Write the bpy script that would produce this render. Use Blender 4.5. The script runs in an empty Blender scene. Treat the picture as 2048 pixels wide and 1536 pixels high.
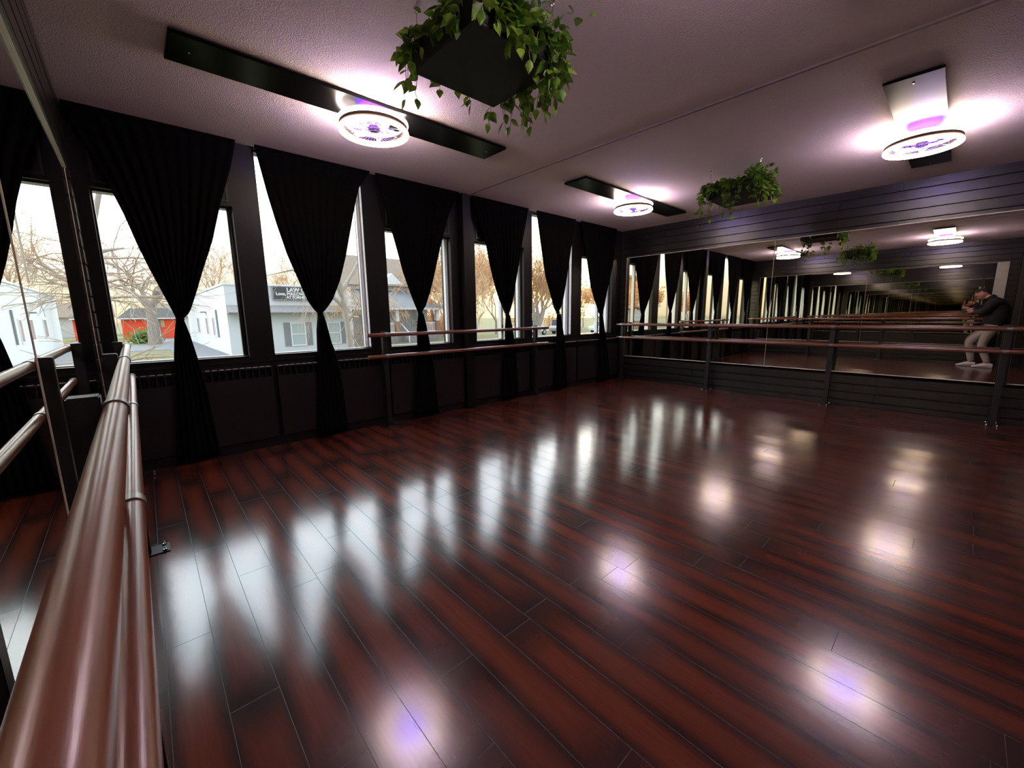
import bpy, bmesh, math, random
from mathutils import Vector, Matrix
SC = bpy.context.scene
COL = SC.collection
PI = math.pi
random.seed(7)

# ------------------------------------------------------------------ materials
def new_mat(name):
    m = bpy.data.materials.new(name); m.use_nodes = True
    nt = m.node_tree; nt.nodes.clear()
    out = nt.nodes.new('ShaderNodeOutputMaterial')
    return m, nt, out
def sock(nt, s, v):
    if v is None: return
    if isinstance(v, (int, float)): s.default_value = v
    elif isinstance(v, tuple):
        s.default_value = v if len(v) == len(s.default_value) else tuple(v) + (1.0,)
    else: nt.links.new(v, s)
def mth(nt, op, a, b=None, c=None):
    n = nt.nodes.new('ShaderNodeMath'); n.operation = op
    for i, v in enumerate((a, b, c)): sock(nt, n.inputs[i], v)
    return n.outputs[0]
def mixc(nt, f, a, b):
    n = nt.nodes.new('ShaderNodeMix'); n.data_type = 'RGBA'
    sock(nt, n.inputs['Factor'], f); sock(nt, n.inputs[6], a); sock(nt, n.inputs[7], b)
    return n.outputs[2]
def sstep(nt, v, lo, hi, a=0.0, b=1.0):
    n = nt.nodes.new('ShaderNodeMapRange'); n.interpolation_type = 'SMOOTHSTEP'
    sock(nt, n.inputs[0], v); n.inputs[1].default_value = lo; n.inputs[2].default_value = hi
    n.inputs[3].default_value = a; n.inputs[4].default_value = b
    return n.outputs[0]
def coords(nt, scale=(1, 1, 1), kind='Object'):
    t = nt.nodes.new('ShaderNodeTexCoord'); mp = nt.nodes.new('ShaderNodeMapping')
    mp.inputs['Scale'].default_value = scale
    nt.links.new(t.outputs[kind], mp.inputs[0]); return mp.outputs[0]
def noise(nt, vec, scale, detail=3.0, rough=0.5):
    n = nt.nodes.new('ShaderNodeTexNoise'); nt.links.new(vec, n.inputs['Vector'])
    n.inputs['Scale'].default_value = scale; n.inputs['Detail'].default_value = detail
    n.inputs['Roughness'].default_value = rough
    return n.outputs['Fac']
def bump(nt, h, strength, dist=0.01):
    b = nt.nodes.new('ShaderNodeBump'); b.inputs['Strength'].default_value = strength
    b.inputs['Distance'].default_value = dist; nt.links.new(h, b.inputs['Height']); return b.outputs[0]
def pbsdf(nt, out, base, rough, metal=0.0, spec=0.5, normal=None, **kw):
    p = nt.nodes.new('ShaderNodeBsdfPrincipled')
    sock(nt, p.inputs['Base Color'], base); sock(nt, p.inputs['Roughness'], rough)
    p.inputs['Metallic'].default_value = metal; p.inputs['Specular IOR Level'].default_value = spec
    if normal is not None: nt.links.new(normal, p.inputs['Normal'])
    for k, v in kw.items(): sock(nt, p.inputs[k.replace('_', ' ')], v)
    nt.links.new(p.outputs[0], out.inputs[0]); return p
def simple(name, col, rough=0.5, metal=0.0, spec=0.5, var=0.15, nscale=8.0, stretch=(1, 1, 1), bs=0.0, bscale=60.0, **kw):
    m, nt, out = new_mat(name)
    v = coords(nt, stretch)
    f = noise(nt, v, nscale)
    dark = tuple(c * (1 - var) for c in col); lite = tuple(min(1, c * (1 + var)) for c in col)
    base = mixc(nt, f, dark, lite)
    nrm = bump(nt, noise(nt, v, bscale), bs, 0.004) if bs else None
    pbsdf(nt, out, base, rough, metal, spec, nrm, **kw)
    return m
def emis(name, col, strength):
    m, nt, out = new_mat(name)
    e = nt.nodes.new('ShaderNodeEmission'); e.inputs[0].default_value = tuple(col) + (1,); e.inputs[1].default_value = strength
    nt.links.new(e.outputs[0], out.inputs[0]); return m

def floor_mat():
    m, nt, out = new_mat('cherry_plank_floor')
    t = nt.nodes.new('ShaderNodeTexCoord'); s = nt.nodes.new('ShaderNodeSeparateXYZ')
    nt.links.new(t.outputs['Object'], s.inputs[0]); X, Y = s.outputs[0], s.outputs[1]
    W_, L_ = 0.1425, 1.22
    u = mth(nt, 'DIVIDE', mth(nt, 'SUBTRACT', mth(nt, 'ADD', X, -0.018), mth(nt, 'MULTIPLY', mth(nt, 'ADD', Y, 2.3), 0.014)), W_); row = mth(nt, 'FLOOR', u); fu = mth(nt, 'FRACT', u)
    wn = nt.nodes.new('ShaderNodeTexWhiteNoise'); wn.noise_dimensions = '1D'; nt.links.new(row, wn.inputs['W'])
    v = mth(nt, 'ADD', mth(nt, 'DIVIDE', Y, L_), mth(nt, 'MULTIPLY', wn.outputs[0], 7.31)); col = mth(nt, 'FLOOR', v); fv = mth(nt, 'FRACT', v)
    cb = nt.nodes.new('ShaderNodeCombineXYZ'); nt.links.new(row, cb.inputs[0]); nt.links.new(col, cb.inputs[1])
    wn2 = nt.nodes.new('ShaderNodeTexWhiteNoise'); wn2.noise_dimensions = '2D'; nt.links.new(cb.outputs[0], wn2.inputs['Vector'])
    du = mth(nt, 'MULTIPLY', mth(nt, 'MINIMUM', fu, mth(nt, 'SUBTRACT', 1.0, fu)), W_)
    dv = mth(nt, 'MULTIPLY', mth(nt, 'MINIMUM', fv, mth(nt, 'SUBTRACT', 1.0, fv)), L_)
    seam = mth(nt, 'LESS_THAN', mth(nt, 'MINIMUM', du, dv), 0.0009)
    off = nt.nodes.new('ShaderNodeVectorMath'); off.operation = 'MULTIPLY_ADD'
    nt.links.new(wn2.outputs[1], off.inputs[0]); off.inputs[1].default_value = (20, 20, 20); nt.links.new(t.outputs['Object'], off.inputs[2])
    mp = nt.nodes.new('ShaderNodeMapping'); mp.inputs['Scale'].default_value = (7, 1.8, 1); nt.links.new(off.outputs[0], mp.inputs[0])
    n1 = noise(nt, mp.outputs[0], 1.0, 1.5)
    mp2 = nt.nodes.new('ShaderNodeMapping'); mp2.inputs['Scale'].default_value = (110, 5, 1); nt.links.new(off.outputs[0], mp2.inputs[0])
    n2 = noise(nt, mp2.outputs[0], 1.0, 4.0)
    wob = mth(nt, 'MULTIPLY', mth(nt, 'SUBTRACT', n1, 0.5), 0.06)
    e1 = sstep(nt, mth(nt, 'ADD', du, wob), -0.012, 0.060, 1.0, 0.0)
    e2 = sstep(nt, mth(nt, 'ADD', dv, mth(nt, 'MULTIPLY', wob, 2.0)), -0.04, 0.26, 1.0, 0.0)
    edge = mth(nt, 'MAXIMUM', e1, e2)
    edge = mth(nt, 'MULTIPLY', edge, 0.93)
    red = mixc(nt, n2, (0.115, 0.021, 0.009), (0.20, 0.045, 0.020))
    red = mixc(nt, mth(nt, 'MULTIPLY', wn2.outputs[0], 0.55), red, (0.055, 0.014, 0.009))
    base = mixc(nt, edge, red, (0.016, 0.009, 0.0085))
    base = mixc(nt, seam, base, (0.034, 0.030, 0.028))
    wav = noise(nt, coords(nt, (9, 4, 1)), 1.0, 2.0)
    rough = mth(nt, 'ADD', mth(nt, 'MULTIPLY', n1, 0.05), 0.14)
    rough = mth(nt, 'ADD', rough, mth(nt, 'MULTIPLY', seam, 0.4))
    h = mth(nt, 'ADD', mth(nt, 'MULTIPLY', wav, 0.55), mth(nt, 'MULTIPLY', n2, 0.004))
    h = mth(nt, 'SUBTRACT', h, mth(nt, 'MULTIPLY', seam, 0.5))
    b1 = bump(nt, h, 0.13, 0.006)
    pbsdf(nt, out, base, rough, 0.0, 0.84, b1)
    return m

def ceiling_mat():
    m, nt, out = new_mat('textured_plaster')
    v = coords(nt)
    n1 = noise(nt, v, 105.0, 3.0, 0.6); n2 = noise(nt, v, 40.0, 2.0)
    h = mth(nt, 'ADD', sstep(nt, n1, 0.42, 0.62), mth(nt, 'MULTIPLY', n2, 0.6))
    big = noise(nt, v, 1.3, 2.0)
    pbsdf(nt, out, mixc(nt, big, (0.85, 0.715, 0.725), (0.91, 0.775, 0.785)), 0.85, 0, 0.25, bump(nt, h, 0.65, 0.0045))
    return m

def stained_wood(name, a, b, rough, spec, axis_scale, bs=0.25):
    m, nt, out = new_mat(name)
    v = coords(nt, axis_scale)
    n = noise(nt, v, 6.0, 5.0, 0.6)
    knots = noise(nt, coords(nt, tuple(s * 0.35 for s in axis_scale)), 3.0, 2.0)
    c = mixc(nt, sstep(nt, mth(nt, 'MULTIPLY', mth(nt, 'ADD', n, knots), 0.5), 0.3, 0.7), a, b)
    pbsdf(nt, out, c, rough, 0, spec, bump(nt, n, bs, 0.003))
    return m

def glass_mat(name='window_glass', tint=(0.97, 0.985, 0.98)):
    m, nt, out = new_mat(name)
    tr = nt.nodes.new('ShaderNodeBsdfTransparent'); tr.inputs[0].default_value = tint + (1,)
    gl = nt.nodes.new('ShaderNodeBsdfGlossy'); gl.inputs['Roughness'].default_value = 0.0
    fr = nt.nodes.new('ShaderNodeFresnel'); fr.inputs[0].default_value = 1.45
    mx = nt.nodes.new('ShaderNodeMixShader')
    gm = nt.nodes.new('ShaderNodeNewGeometry')   # reflect on the outer face of the pane only
    fac = mth(nt, 'MULTIPLY', fr.outputs[0], mth(nt, 'SUBTRACT', 1.0, gm.outputs['Backfacing']))
    nt.links.new(fac, mx.inputs[0]); nt.links.new(tr.outputs[0], mx.inputs[1]); nt.links.new(gl.outputs[0], mx.inputs[2])
    nt.links.new(mx.outputs[0], out.inputs[0]); return m
def leaf_mat(name, a, b, rough=0.4, trans=0.25):
    m, nt, out = new_mat(name)
    f = noise(nt, coords(nt), 22.0, 2.0)
    c = mixc(nt, sstep(nt, f, 0.35, 0.65), a, b)
    p = nt.nodes.new('ShaderNodeBsdfPrincipled'); nt.links.new(c, p.inputs['Base Color']); p.inputs['Roughness'].default_value = rough
    tl = nt.nodes.new('ShaderNodeBsdfTranslucent'); nt.links.new(c, tl.inputs[0])
    mx = nt.nodes.new('ShaderNodeMixShader'); mx.inputs[0].default_value = trans
    nt.links.new(p.outputs[0], mx.inputs[1]); nt.links.new(tl.outputs[0], mx.inputs[2]); nt.links.new(mx.outputs[0], out.inputs[0])
    return m

M = {}
M['floor'] = floor_mat()
M['ceiling'] = ceiling_mat()
M['batten'] = simple('mauve_batten_paint', (0.34, 0.27, 0.27), 0.7, 0, 0.2, 0.08)
M['black_wall'] = simple('black_wall_paint', (0.0048, 0.0040, 0.0035), 0.42, 0, 0.28, 0.3, 6, bs=0.15, bscale=120)
M['slat'] = stained_wood('black_stained_boards', (0.0075, 0.0064, 0.0058), (0.019, 0.0158, 0.0142), 0.29, 0.65, (4, 1.2, 40))
M['slat_gap'] = simple('board_backing', (0.004, 0.004, 0.004), 0.8)
M['panel'] = simple('black_lacquer_panel', (0.0035, 0.0035, 0.0032), 0.28, 0, 0.5, 0.2, 5, IOR=1.17)
M['curtain'] = simple('black_curtain_cloth', (0.0032, 0.0028, 0.0027), 0.95, 0, 0.06, 0.3, 40, (1, 1, 0.2), bs=0.2, bscale=300)
M['mirror'] = simple('mirror_silver', (0.87, 0.85, 0.745), 0.0, 1.0, var=0.0)
M['mirror_edge'] = simple('mirror_bevel_glint', (0.78, 0.70, 0.52), 0.35, 0.2, 0.7, 0.05)  # gold colour stands in for sunset light caught in the polished glass edge
M['alu'] = simple('pale_satin_channel', (0.80, 0.78, 0.74), 0.42, 0.15, 0.6, 0.04, 30)
M['barre'] = stained_wood('mahogany_stained_rail', (0.125, 0.036, 0.018), (0.235, 0.080, 0.042), 0.29, 1.0, (30, 1.5, 30), 0.07)
M['barre_x'] = stained_wood('mahogany_stained_rail_along', (0.125, 0.036, 0.018), (0.235, 0.080, 0.042), 0.29, 1.0, (1.5, 30, 30), 0.07)
M['post'] = simple('black_powder_coat', (0.012, 0.012, 0.012), 0.42, 0, 0.5, 0.15, 20, bs=0.1, bscale=200)
M['clamp'] = simple('grey_metal_clamp', (0.30, 0.29, 0.265), 0.35, 0.9, var=0.1, nscale=40)
M['chrome'] = simple('chrome_bolt', (0.85, 0.85, 0.85), 0.1, 1.0, var=0.03)
M['vinyl'] = simple('grey_white_frame_paint', (0.62, 0.62, 0.61), 0.35, 0, 0.5, 0.05)
M['blackframe'] = simple('black_frame_paint', (0.012, 0.011, 0.010), 0.28, 0, 0.6, 0.2)
M['glass'] = glass_mat()
M['white_plastic'] = simple('white_plastic', (0.75, 0.72, 0.70), 0.35, 0, 0.5, 0.03)
M['fan_grey'] = simple('grey_fan_plastic', (0.22, 0.2, 0.2), 0.4, 0, 0.4, 0.05)
M['ring_body'] = simple('brown_grey_plastic', (0.035, 0.021, 0.018), 0.6, 0, 0.1, 0.05)
M['clear_plastic'] = glass_mat('clear_fan_plastic', (0.86, 0.84, 0.92))
M['ring_up'] = emis('upper_led_ring', (1.0, 0.81, 0.76), 50.0)
M['ring_low'] = emis('lower_led_ring', (1.0, 0.78, 0.56), 32.0)
M['violet'] = emis('violet_led', (0.10, 0.02, 1.0), 215.0)
M['violet_low'] = emis('violet_led_below', (0.14, 0.04, 1.0), 60.0)
M['leaf'] = leaf_mat('ivy_leaf', (0.06, 0.175, 0.02), (0.27, 0.44, 0.055))
M['stem'] = simple('ivy_stem', (0.14, 0.15, 0.06), 0.6)
M['planter'] = simple('black_planter_wood', (0.013, 0.013, 0.013), 0.55, 0, 0.4, 0.25, 6, (1, 12, 1), bs=0.15)
M['wire'] = simple('steel_wire', (0.35, 0.34, 0.33), 0.35, 1.0)
M['grille'] = simple('radiator_enamel', (0.014, 0.012, 0.012), 0.33, 0, 0.6, 0.2)
M['trim_light'] = simple('pale_grey_trim', (0.55, 0.53, 0.50), 0.5)
M['lawn'] = simple('lawn_grass', (0.165, 0.155, 0.075), 0.9, 0, 0.1, 0.45, 3.5, bs=0.5, bscale=30)
M['asphalt'] = simple('asphalt', (0.15, 0.15, 0.16), 0.85, 0, 0.3, 0.15, 6)
M['white_wall'] = simple('white_painted_block', (0.60, 0.62, 0.63), 0.8, 0, 0.2, 0.04, 2)
M['roofgrey'] = simple('grey_shingle', (0.23, 0.24, 0.25), 0.9, 0, 0.2, 0.2, 14)
M['roofbrown'] = simple('brown_shingle', (0.22, 0.17, 0.13), 0.9, 0, 0.2, 0.25, 14)
M['mansard'] = simple('grey_shake_mansard', (0.27, 0.25, 0.24), 0.9, 0, 0.2, 0.35, 9, (1, 1, 0.4))
M['shutter'] = simple('grey_shutter', (0.25, 0.25, 0.26), 0.7, 0, 0.3, 0.1)
M['whitetrim'] = simple('white_trim', (0.72, 0.73, 0.74), 0.6, 0, 0.3, 0.03)
M['paneout'] = simple('outdoor_window_pane', (0.42, 0.47, 0.47), 0.12, 0, 0.6, 0.1)
M['signblack'] = simple('black_sign_board', (0.06, 0.06, 0.065), 0.6)
M['red'] = simple('red_orange_shed_paint', (0.82, 0.10, 0.045), 0.8, 0, 0.2, 0.08)
M['brick'] = simple('brown_brick', (0.34, 0.20, 0.14), 0.9, 0, 0.2, 0.25, 10)
M['orangebrick'] = simple('orange_brick', (0.55, 0.28, 0.10), 0.9, 0, 0.2, 0.2, 6)
M['bark'] = simple('grey_bark', (0.33, 0.28, 0.24), 0.95, 0, 0.1, 0.3, 6, (2, 2, 0.5))
M['twig'] = simple('brown_twig', (0.40, 0.31, 0.24), 0.95, 0, 0.1, 0.3, 3)
M['twig_warm'] = simple('tan_twig', (0.52, 0.34, 0.20), 0.95, 0, 0.1, 0.3, 3)
M['rustleaf'] = leaf_mat('rust_leaf', (0.50, 0.19, 0.08), (0.75, 0.45, 0.18), 0.8, 0.5)
M['conifer'] = leaf_mat('conifer_needles', (0.06, 0.07, 0.035), (0.13, 0.12, 0.06), 0.8, 0.2)
M['bushleaf'] = leaf_mat('bush_leaf', (0.10, 0.20, 0.05), (0.2, 0.33, 0.1), 0.8, 0.3)
M['car_white'] = simple('white_car_paint', (0.75, 0.76, 0.77), 0.25, 0, 0.6, 0.03)
M['car_silver'] = simple('silver_car_paint', (0.45, 0.46, 0.47), 0.3, 0.4, 0.5, 0.03)
M['car_dark'] = simple('dark_car_paint', (0.06, 0.065, 0.075), 0.25, 0, 0.6, 0.03)
M['carglass'] = simple('car_glass', (0.08, 0.09, 0.10), 0.1, 0, 0.6)
M['tyre'] = simple('tyre_rubber', (0.03, 0.03, 0.03), 0.8)
M['skin'] = simple('skin', (0.52, 0.27, 0.20), 0.5, 0, 0.4, 0.08)
M['hair'] = simple('short_dark_hair', (0.03, 0.02, 0.016), 0.7, 0, 0.3, 0.2, 60)
M['jacket'] = simple('black_jacket_cloth', (0.016, 0.016, 0.018), 0.75, 0, 0.3, 0.3, 10)
M['trousers'] = simple('beige_trouser_cloth', (0.40, 0.36, 0.31), 0.85, 0, 0.2, 0.1, 12, bs=0.3, bscale=25)
M['shoe'] = simple('white_shoe', (0.68, 0.66, 0.63), 0.5, 0, 0.4, 0.05)
M['phone'] = simple('dark_phone', (0.02, 0.02, 0.022), 0.25, 0, 0.6)

# ------------------------------------------------------------------ mesh builder
class MB:
    def __init__(s): s.v = []; s.f = []
    def add(s, vs, fs):
        o = len(s.v); s.v += [tuple(p) for p in vs]; s.f += [tuple(i + o for i in f) for f in fs]; return s
    def box(s, x0, x1, y0, y1, z0, z1, mat=None):
        if x1 < x0: x0, x1 = x1, x0
        if y1 < y0: y0, y1 = y1, y0
        if z1 < z0: z0, z1 = z1, z0
        vs = [(x, y, z) for z in (z0, z1) for y in (y0, y1) for x in (x0, x1)]
        if mat is not None: vs = [tuple(mat @ Vector(p)) for p in vs]
        return s.add(vs, [(0, 2, 3, 1), (4, 5, 7, 6), (0, 1, 5, 4), (2, 6, 7, 3), (0, 4, 6, 2), (1, 3, 7, 5)])
    def tube(s, pts, rad, n=12, cap=True):
        pts = [Vector(p) for p in pts]
        if not hasattr(rad, '__len__'): rad = [rad] * len(pts)
        rings = []; up = None
        for i, p in enumerate(pts):
            d = (pts[min(i + 1, len(pts) - 1)] - pts[max(i - 1, 0)])
            if d.length < 1e-9: d = Vector((0, 0, 1))
            d.normalize()
            if up is None:
                up = Vector((0, 0, 1)) if abs(d.z) < 0.9 else Vector((1, 0, 0))
            a = d.cross(up)
            if a.length < 1e-6: up = Vector((1, 0, 0)); a = d.cross(up)
            a.normalize(); b = d.cross(a)
            up = b * -1 if False else up
            rings.append([p + a * (rad[i] * math.cos(2 * PI * k / n)) + b * (rad[i] * math.sin(2 * PI * k / n)) for k in range(n)])
        vs = [q for r in rings for q in r]; fs = []
        for i in range(len(rings) - 1):
            for k in range(n):
                k2 = (k + 1) % n
                fs.append((i * n + k, i * n + k2, (i + 1) * n + k2, (i + 1) * n + k))
        if cap:
            fs.append(tuple(range(n))[::-1]); fs.append(tuple((len(rings) - 1) * n + k for k in range(n)))
        return s.add(vs, fs)
    def lathe(s, prof, n=24, c=(0, 0, 0), closed=False):
        vs = []; fs = []
        for k in range(n):
            a = 2 * PI * k / n
            vs += [(c[0] + r * math.cos(a), c[1] + r * math.sin(a), c[2] + z) for r, z in prof]
        m = len(prof)
        for k in range(n):
            k2 = (k + 1) % n
            for i in range(m if closed else m - 1):
                j = (i + 1) % m
                fs.append((k * m + i, k2 * m + i, k2 * m + j, k * m + j))
        return s.add(vs, fs)
    def prism(s, poly, axis, a0, a1):
        n = len(poly)
        def mk(p, a):
            if axis == 'x': return (a, p[0], p[1])
            if axis == 'y': return (p[0], a, p[1])
            return (p[0], p[1], a)
        vs = [mk(p, a0) for p in poly] + [mk(p, a1) for p in poly]
        fs = [tuple(range(n))[::-1], tuple(range(n, 2 * n))] + [(i, (i + 1) % n, n + (i + 1) % n, n + i) for i in range(n)]
        return s.add(vs, fs)
    def ball(s, c, r, n=10, sc=(1, 1, 1)):
        prof = [(r * math.sin(PI * i / n), -r * math.cos(PI * i / n)) for i in range(n + 1)]
        prof[0] = (1e-4, -r); prof[-1] = (1e-4, r)
        t = MB().lathe(prof, 2 * n)
        return s.add([(c[0] + x * sc[0], c[1] + y * sc[1], c[2] + z * sc[2]) for x, y, z in t.v], t.f)
    def mesh(s, name, mat, smooth=False, bevel=0.0):
        me = bpy.data.meshes.new(name); me.from_pydata(s.v, [], s.f); me.validate()
        bm = bmesh.new(); bm.from_mesh(me)
        bmesh.ops.recalc_face_normals(bm, faces=bm.faces)
        if bevel:
            es = [e for e in bm.edges if len(e.link_faces) == 2 and e.calc_face_angle(0) > 0.6]
            bmesh.ops.bevel(bm, geom=es, offset=bevel, segments=2, affect='EDGES', clamp_overlap=True)
        bm.to_mesh(me); bm.free()
        if smooth:
            me.shade_smooth(); me.set_sharp_from_angle(angle=math.radians(38))
        if mat: me.materials.append(mat)
        return me
    def build(s, name, mat, parent=None, smooth=False, bevel=0.0, loc=None):
        o = bpy.data.objects.new(name, s.mesh(name, mat, smooth, bevel)); COL.objects.link(o)
        if parent: o.parent = parent
        if loc: o.location = loc
        return o

def tag(o, label, cat, group=None, kind=None):
    o['label'] = label; o['category'] = cat
    if group: o['group'] = group
    if kind: o['kind'] = kind
    return o
def thing(name, label, cat, loc=(0, 0, 0), rz=0.0, group=None):
    o = bpy.data.objects.new(name, None); o.empty_display_size = 0.1; COL.objects.link(o)
    o.location = loc; o.rotation_euler = (0, 0, rz)
    return tag(o, label, cat, group)
def struct(o): o['kind'] = 'structure'; return o
def dup(root, loc, label, rz=None):
    r = root.copy(); COL.objects.link(r); r.location = loc; r['label'] = label
    if rz is not None: r.rotation_euler = (0, 0, rz)
    for ch in list(root.children):
        c = ch.copy(); COL.objects.link(c); c.parent = r
        for g in list(ch.children):
            d = g.copy(); COL.objects.link(d); d.parent = c
    return r

# ------------------------------------------------------------------ room
L = 7.134; H = 2.75; YB = -5.42; ZM0, ZM1 = 0.445, 2.265
struct(MB().box(-0.15, L + 0.15, YB - 0.15, 0.22, -0.06, 0).build('floor', M['floor']))
struct(MB().box(-0.15, L + 0.15, YB - 0.15, 0.22, H, H + 0.1).build('ceiling', M['ceiling']))
bt = MB().box(3.505, 3.535, YB, 0.0, H - 0.010, H + 0.001)
struct(bt.build('trim_1', M['batten'], bevel=0.003))

wr = struct(MB().box(L + 0.024, L + 0.174, YB - 0.15, 0.22, 0, H).build('wall_right', M['slat_gap']))
def boards(parent, xa, xb, strips, seed):
    rnd = random.Random(seed); b = MB()
    for (ya, yb, za, zb) in strips:
        k = 0
        for k in range(-1, 26):
            z = 0.070 + k * 0.112
            a, c = max(z + 0.006, za), min(z + 0.106, zb)
            if c - a < 0.015: continue
            y = ya; ln = rnd.choice((0.95, 1.6, 2.2))
            while y < yb - 1e-4:
                e = min(yb, y + ln)
                if yb - e < 0.25: e = yb
                j = rnd.uniform(0, 0.0025); jz = rnd.uniform(-0.0015, 0.0015)
                if xb > xa: b.box(xa, xb - j, y + 0.001, e - 0.001, a + jz, c + jz)
                else: b.box(xb + j, xa, y + 0.001, e - 0.001, a + jz, c + jz)
                y = e; ln = 2.35
    o = b.build('board_cladding', M['slat'], parent, bevel=0.0025)
    return o
boards(wr, L + 0.024, L, [(YB, 0, ZM1, H), (YB, 0, 0, ZM0 - 0.02), (-0.115, 0, ZM0 - 0.02, ZM1)], 11)
wl = struct(MB().box(-0.15, 0.0, YB - 0.15, 0.22, 0, H).build('wall_left', M['slat_gap']))
wl.data.transform(Matrix.Translation((-0.001, 0, 0)))
boards(wl, 0.0, 0.025, [(-5.06, 0, ZM1, H), (-5.06, 0, 0, ZM0 - 0.02), (-0.24, 0, ZM0 - 0.02, ZM1), (YB, -5.06, 0, H)], 12)
struct(MB().box(0.0, L, YB - 0.15, YB, 0, H).build('wall_back', M['black_wall']))

# window wall with openings
WIN = [(0.10, 0.985, 0.885, 2.215), (1.195, 2.165, 0.885, 2.742), (2.405, 3.275, 0.885, 2.215),
       (3.66, 4.57, 0.885, 2.215), (4.74, 5.675, 0.885, 2.742), (5.94, 6.855, 0.885, 2.215)]
w = MB()
w.box(0, L, 0.0, 0.22, 0, 0.885)
xs = [0.0] + [v for a in WIN for v in a[:2]] + [L]
for i in range(0, len(xs), 2): w.box(xs[i], xs[i + 1], 0.0, 0.22, 0.885, H)
for a in WIN: w.box(a[0], a[1], 0.0, 0.22, a[3], H)
struct(w.build('wall_front', M['black_wall']))
struct(MB().box(3.415, 3.545, -0.085, 0.0, 0.0, H).build('trim_2', M['black_wall'], bevel=0.006))
struct(MB().box(0.03, 3.41, -0.010, 0.0, 0.835, 0.855).box(3.55, L - 0.005, -0.010, 0.0, 0.835, 0.855).build('trim_3', M['blackframe'], bevel=0.004))
struct(MB().box(0.03, 3.41, -0.012, 0.0, 0.0, 0.09).box(3.55, L - 0.005, -0.012, 0.0, 0.0, 0.09).build('baseboard_front', M['blackframe'], bevel=0.003))
for i, (x0, x1, z0, z1) in enumerate(WIN):
    t = bpy.data.objects.new('window_%d' % (i + 1), None); COL.objects.link(t); struct(t); t.location = (0, 0, 0)
    sm = M['blackframe'] if i == 0 else M['vinyl']
    f = MB()
    f.box(x0, x1, 0.055, 0.15, z0, z0 + 0.02).box(x0, x1, 0.055, 0.15, z1 - 0.015, z1)
    f.build('frame', M['blackframe'], t, bevel=0.002)
    ws = 0.022 if i < 3 else 0.036
    st = MB().box(x1 - ws, x1 - 0.002, 0.07, 0.15, z0 + 0.02, z1 - 0.015).box(x1 - ws - 0.010, x1 - ws, 0.085, 0.12, z0 + 0.02, z1 - 0.015)
    st.box(x0 + 0.002, x0 + 0.014, 0.06, 0.15, z0 + 0.02, z1 - 0.015)
    st.build('stile', sm, t, bevel=0.002)
    MB().box(x0 + 0.012, x1 - ws + 0.001, 0.098, 0.102, z0 + 0.018, z1 - 0.013).build('pane', M['glass'], t)
    if i in (3, 5):
        mx = 4.19 if i == 3 else 6.53
        MB().box(mx - 0.02, mx + 0.02, 0.07, 0.135, z0 + 0.02, z1 - 0.015).build('mullion', M['vinyl'], t, bevel=0.002)
        MB().box(mx - 0.008, mx + 0.006, 0.055, 0.07, z0 + 0.10, z0 + 0.22).build('latch', M['blackframe'], t, bevel=0.002)
    if i == 1 or i == 4:
        MB().box(x1 - 0.004, x1, 0.006, 0.05, z0 + 0.03, z1 - 0.02).build('jamb_strip', M['vinyl'], t)
    # sill ledge
    MB().box(x0 + 0.002, x1 - 0.002, -0.008, 0.055, z0 + 0.001, z0 + 0.013).build('sill', M['blackframe'], t, bevel=0.003)
# solid transom frames above the short windows
tr = MB()
for i in (0, 2, 3, 5):
    x0, x1, z0, z1 = WIN[i]
    tr.box(x0 + 0.02, x1 - 0.02, -0.008, 0.0, 2.245, 2.262).box(x0 + 0.02, x1 - 0.02, -0.008, 0.0, 2.66, 2.677)
    tr.box(x0 + 0.02, x0 + 0.037, -0.008, 0.0, 2.262, 2.66).box(x1 - 0.037, x1 - 0.02, -0.008, 0.0, 2.262, 2.66)
struct(tr.build('trim_4', M['blackframe'], bevel=0.002))

# ------------------------------------------------------------------ mirrors
def mirror(x, y0, y1, side, label, group, ins=False):
    t = thing('wall_mirror', label, 'mirror', (x, (y0 + y1) / 2, ZM0), 0, group)
    d = (y1 - y0) / 2; h = ZM1 - ZM0
    MB().box(0.0, 0.006 * side, -d + 0.002, d - 0.002, 0.0, h).build('mirror_glass', M['mirror'], t)
    MB().box(-0.022 * side, 0.006 * side, -d, d, -0.020, -0.0005).box(-0.019 * side, -0.022 * side, -d, d, -0.020, 0.004).build('bottom_channel', M['alu'], t, bevel=0.001)
    MB().box(-0.010 * side, 0.006 * side, -d, d, h - 0.004, h + 0.004).build('top_channel', M['alu'], t)
    e = MB().box(-0.002 * side, 0.006 * side, d - 0.002, d + 0.002, 0.005, h - 0.005)
    e.build('bevel_edge', M['mirror_edge'], t)
    return t
# far wall mirrors sit in front of the board backing (x = L), left wall mirrors at x = 0
mirror(L + 0.012, -2.525, -0.117, 1, 'large frameless wall mirror on the far wall, nearest the windows', 'wall mirrors')
mirror(L + 0.012, -4.825, -2.529, 1, 'large frameless wall mirror on the far wall, showing the crouching person', 'wall mirrors')
mirror(L + 0.012, YB + 0.01, -4.875, 1, 'narrow wall mirror strip at the right edge of the far wall', 'wall mirrors')
struct(MB().box(L - 0.012, L + 0.024, -4.873, -4.827, ZM0 - 0.02, ZM1).build('trim_5', M['blackframe'], bevel=0.003))
mirror(-0.006 + 0.0, -2.713, -0.245, -1, 'left wall mirror beside the window, reflecting the white building', 'wall mirrors').location.x = 0.0065
mirror(0.0065, -4.86, -2.717, -1, 'left wall mirror beside the camera, cut by the left photo edge', 'wall mirrors')
struct(MB().box(0.0, 0.028, -5.05, -4.872, 0.98, ZM1).build('trim_6', M['trim_light'], bevel=0.003))

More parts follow.
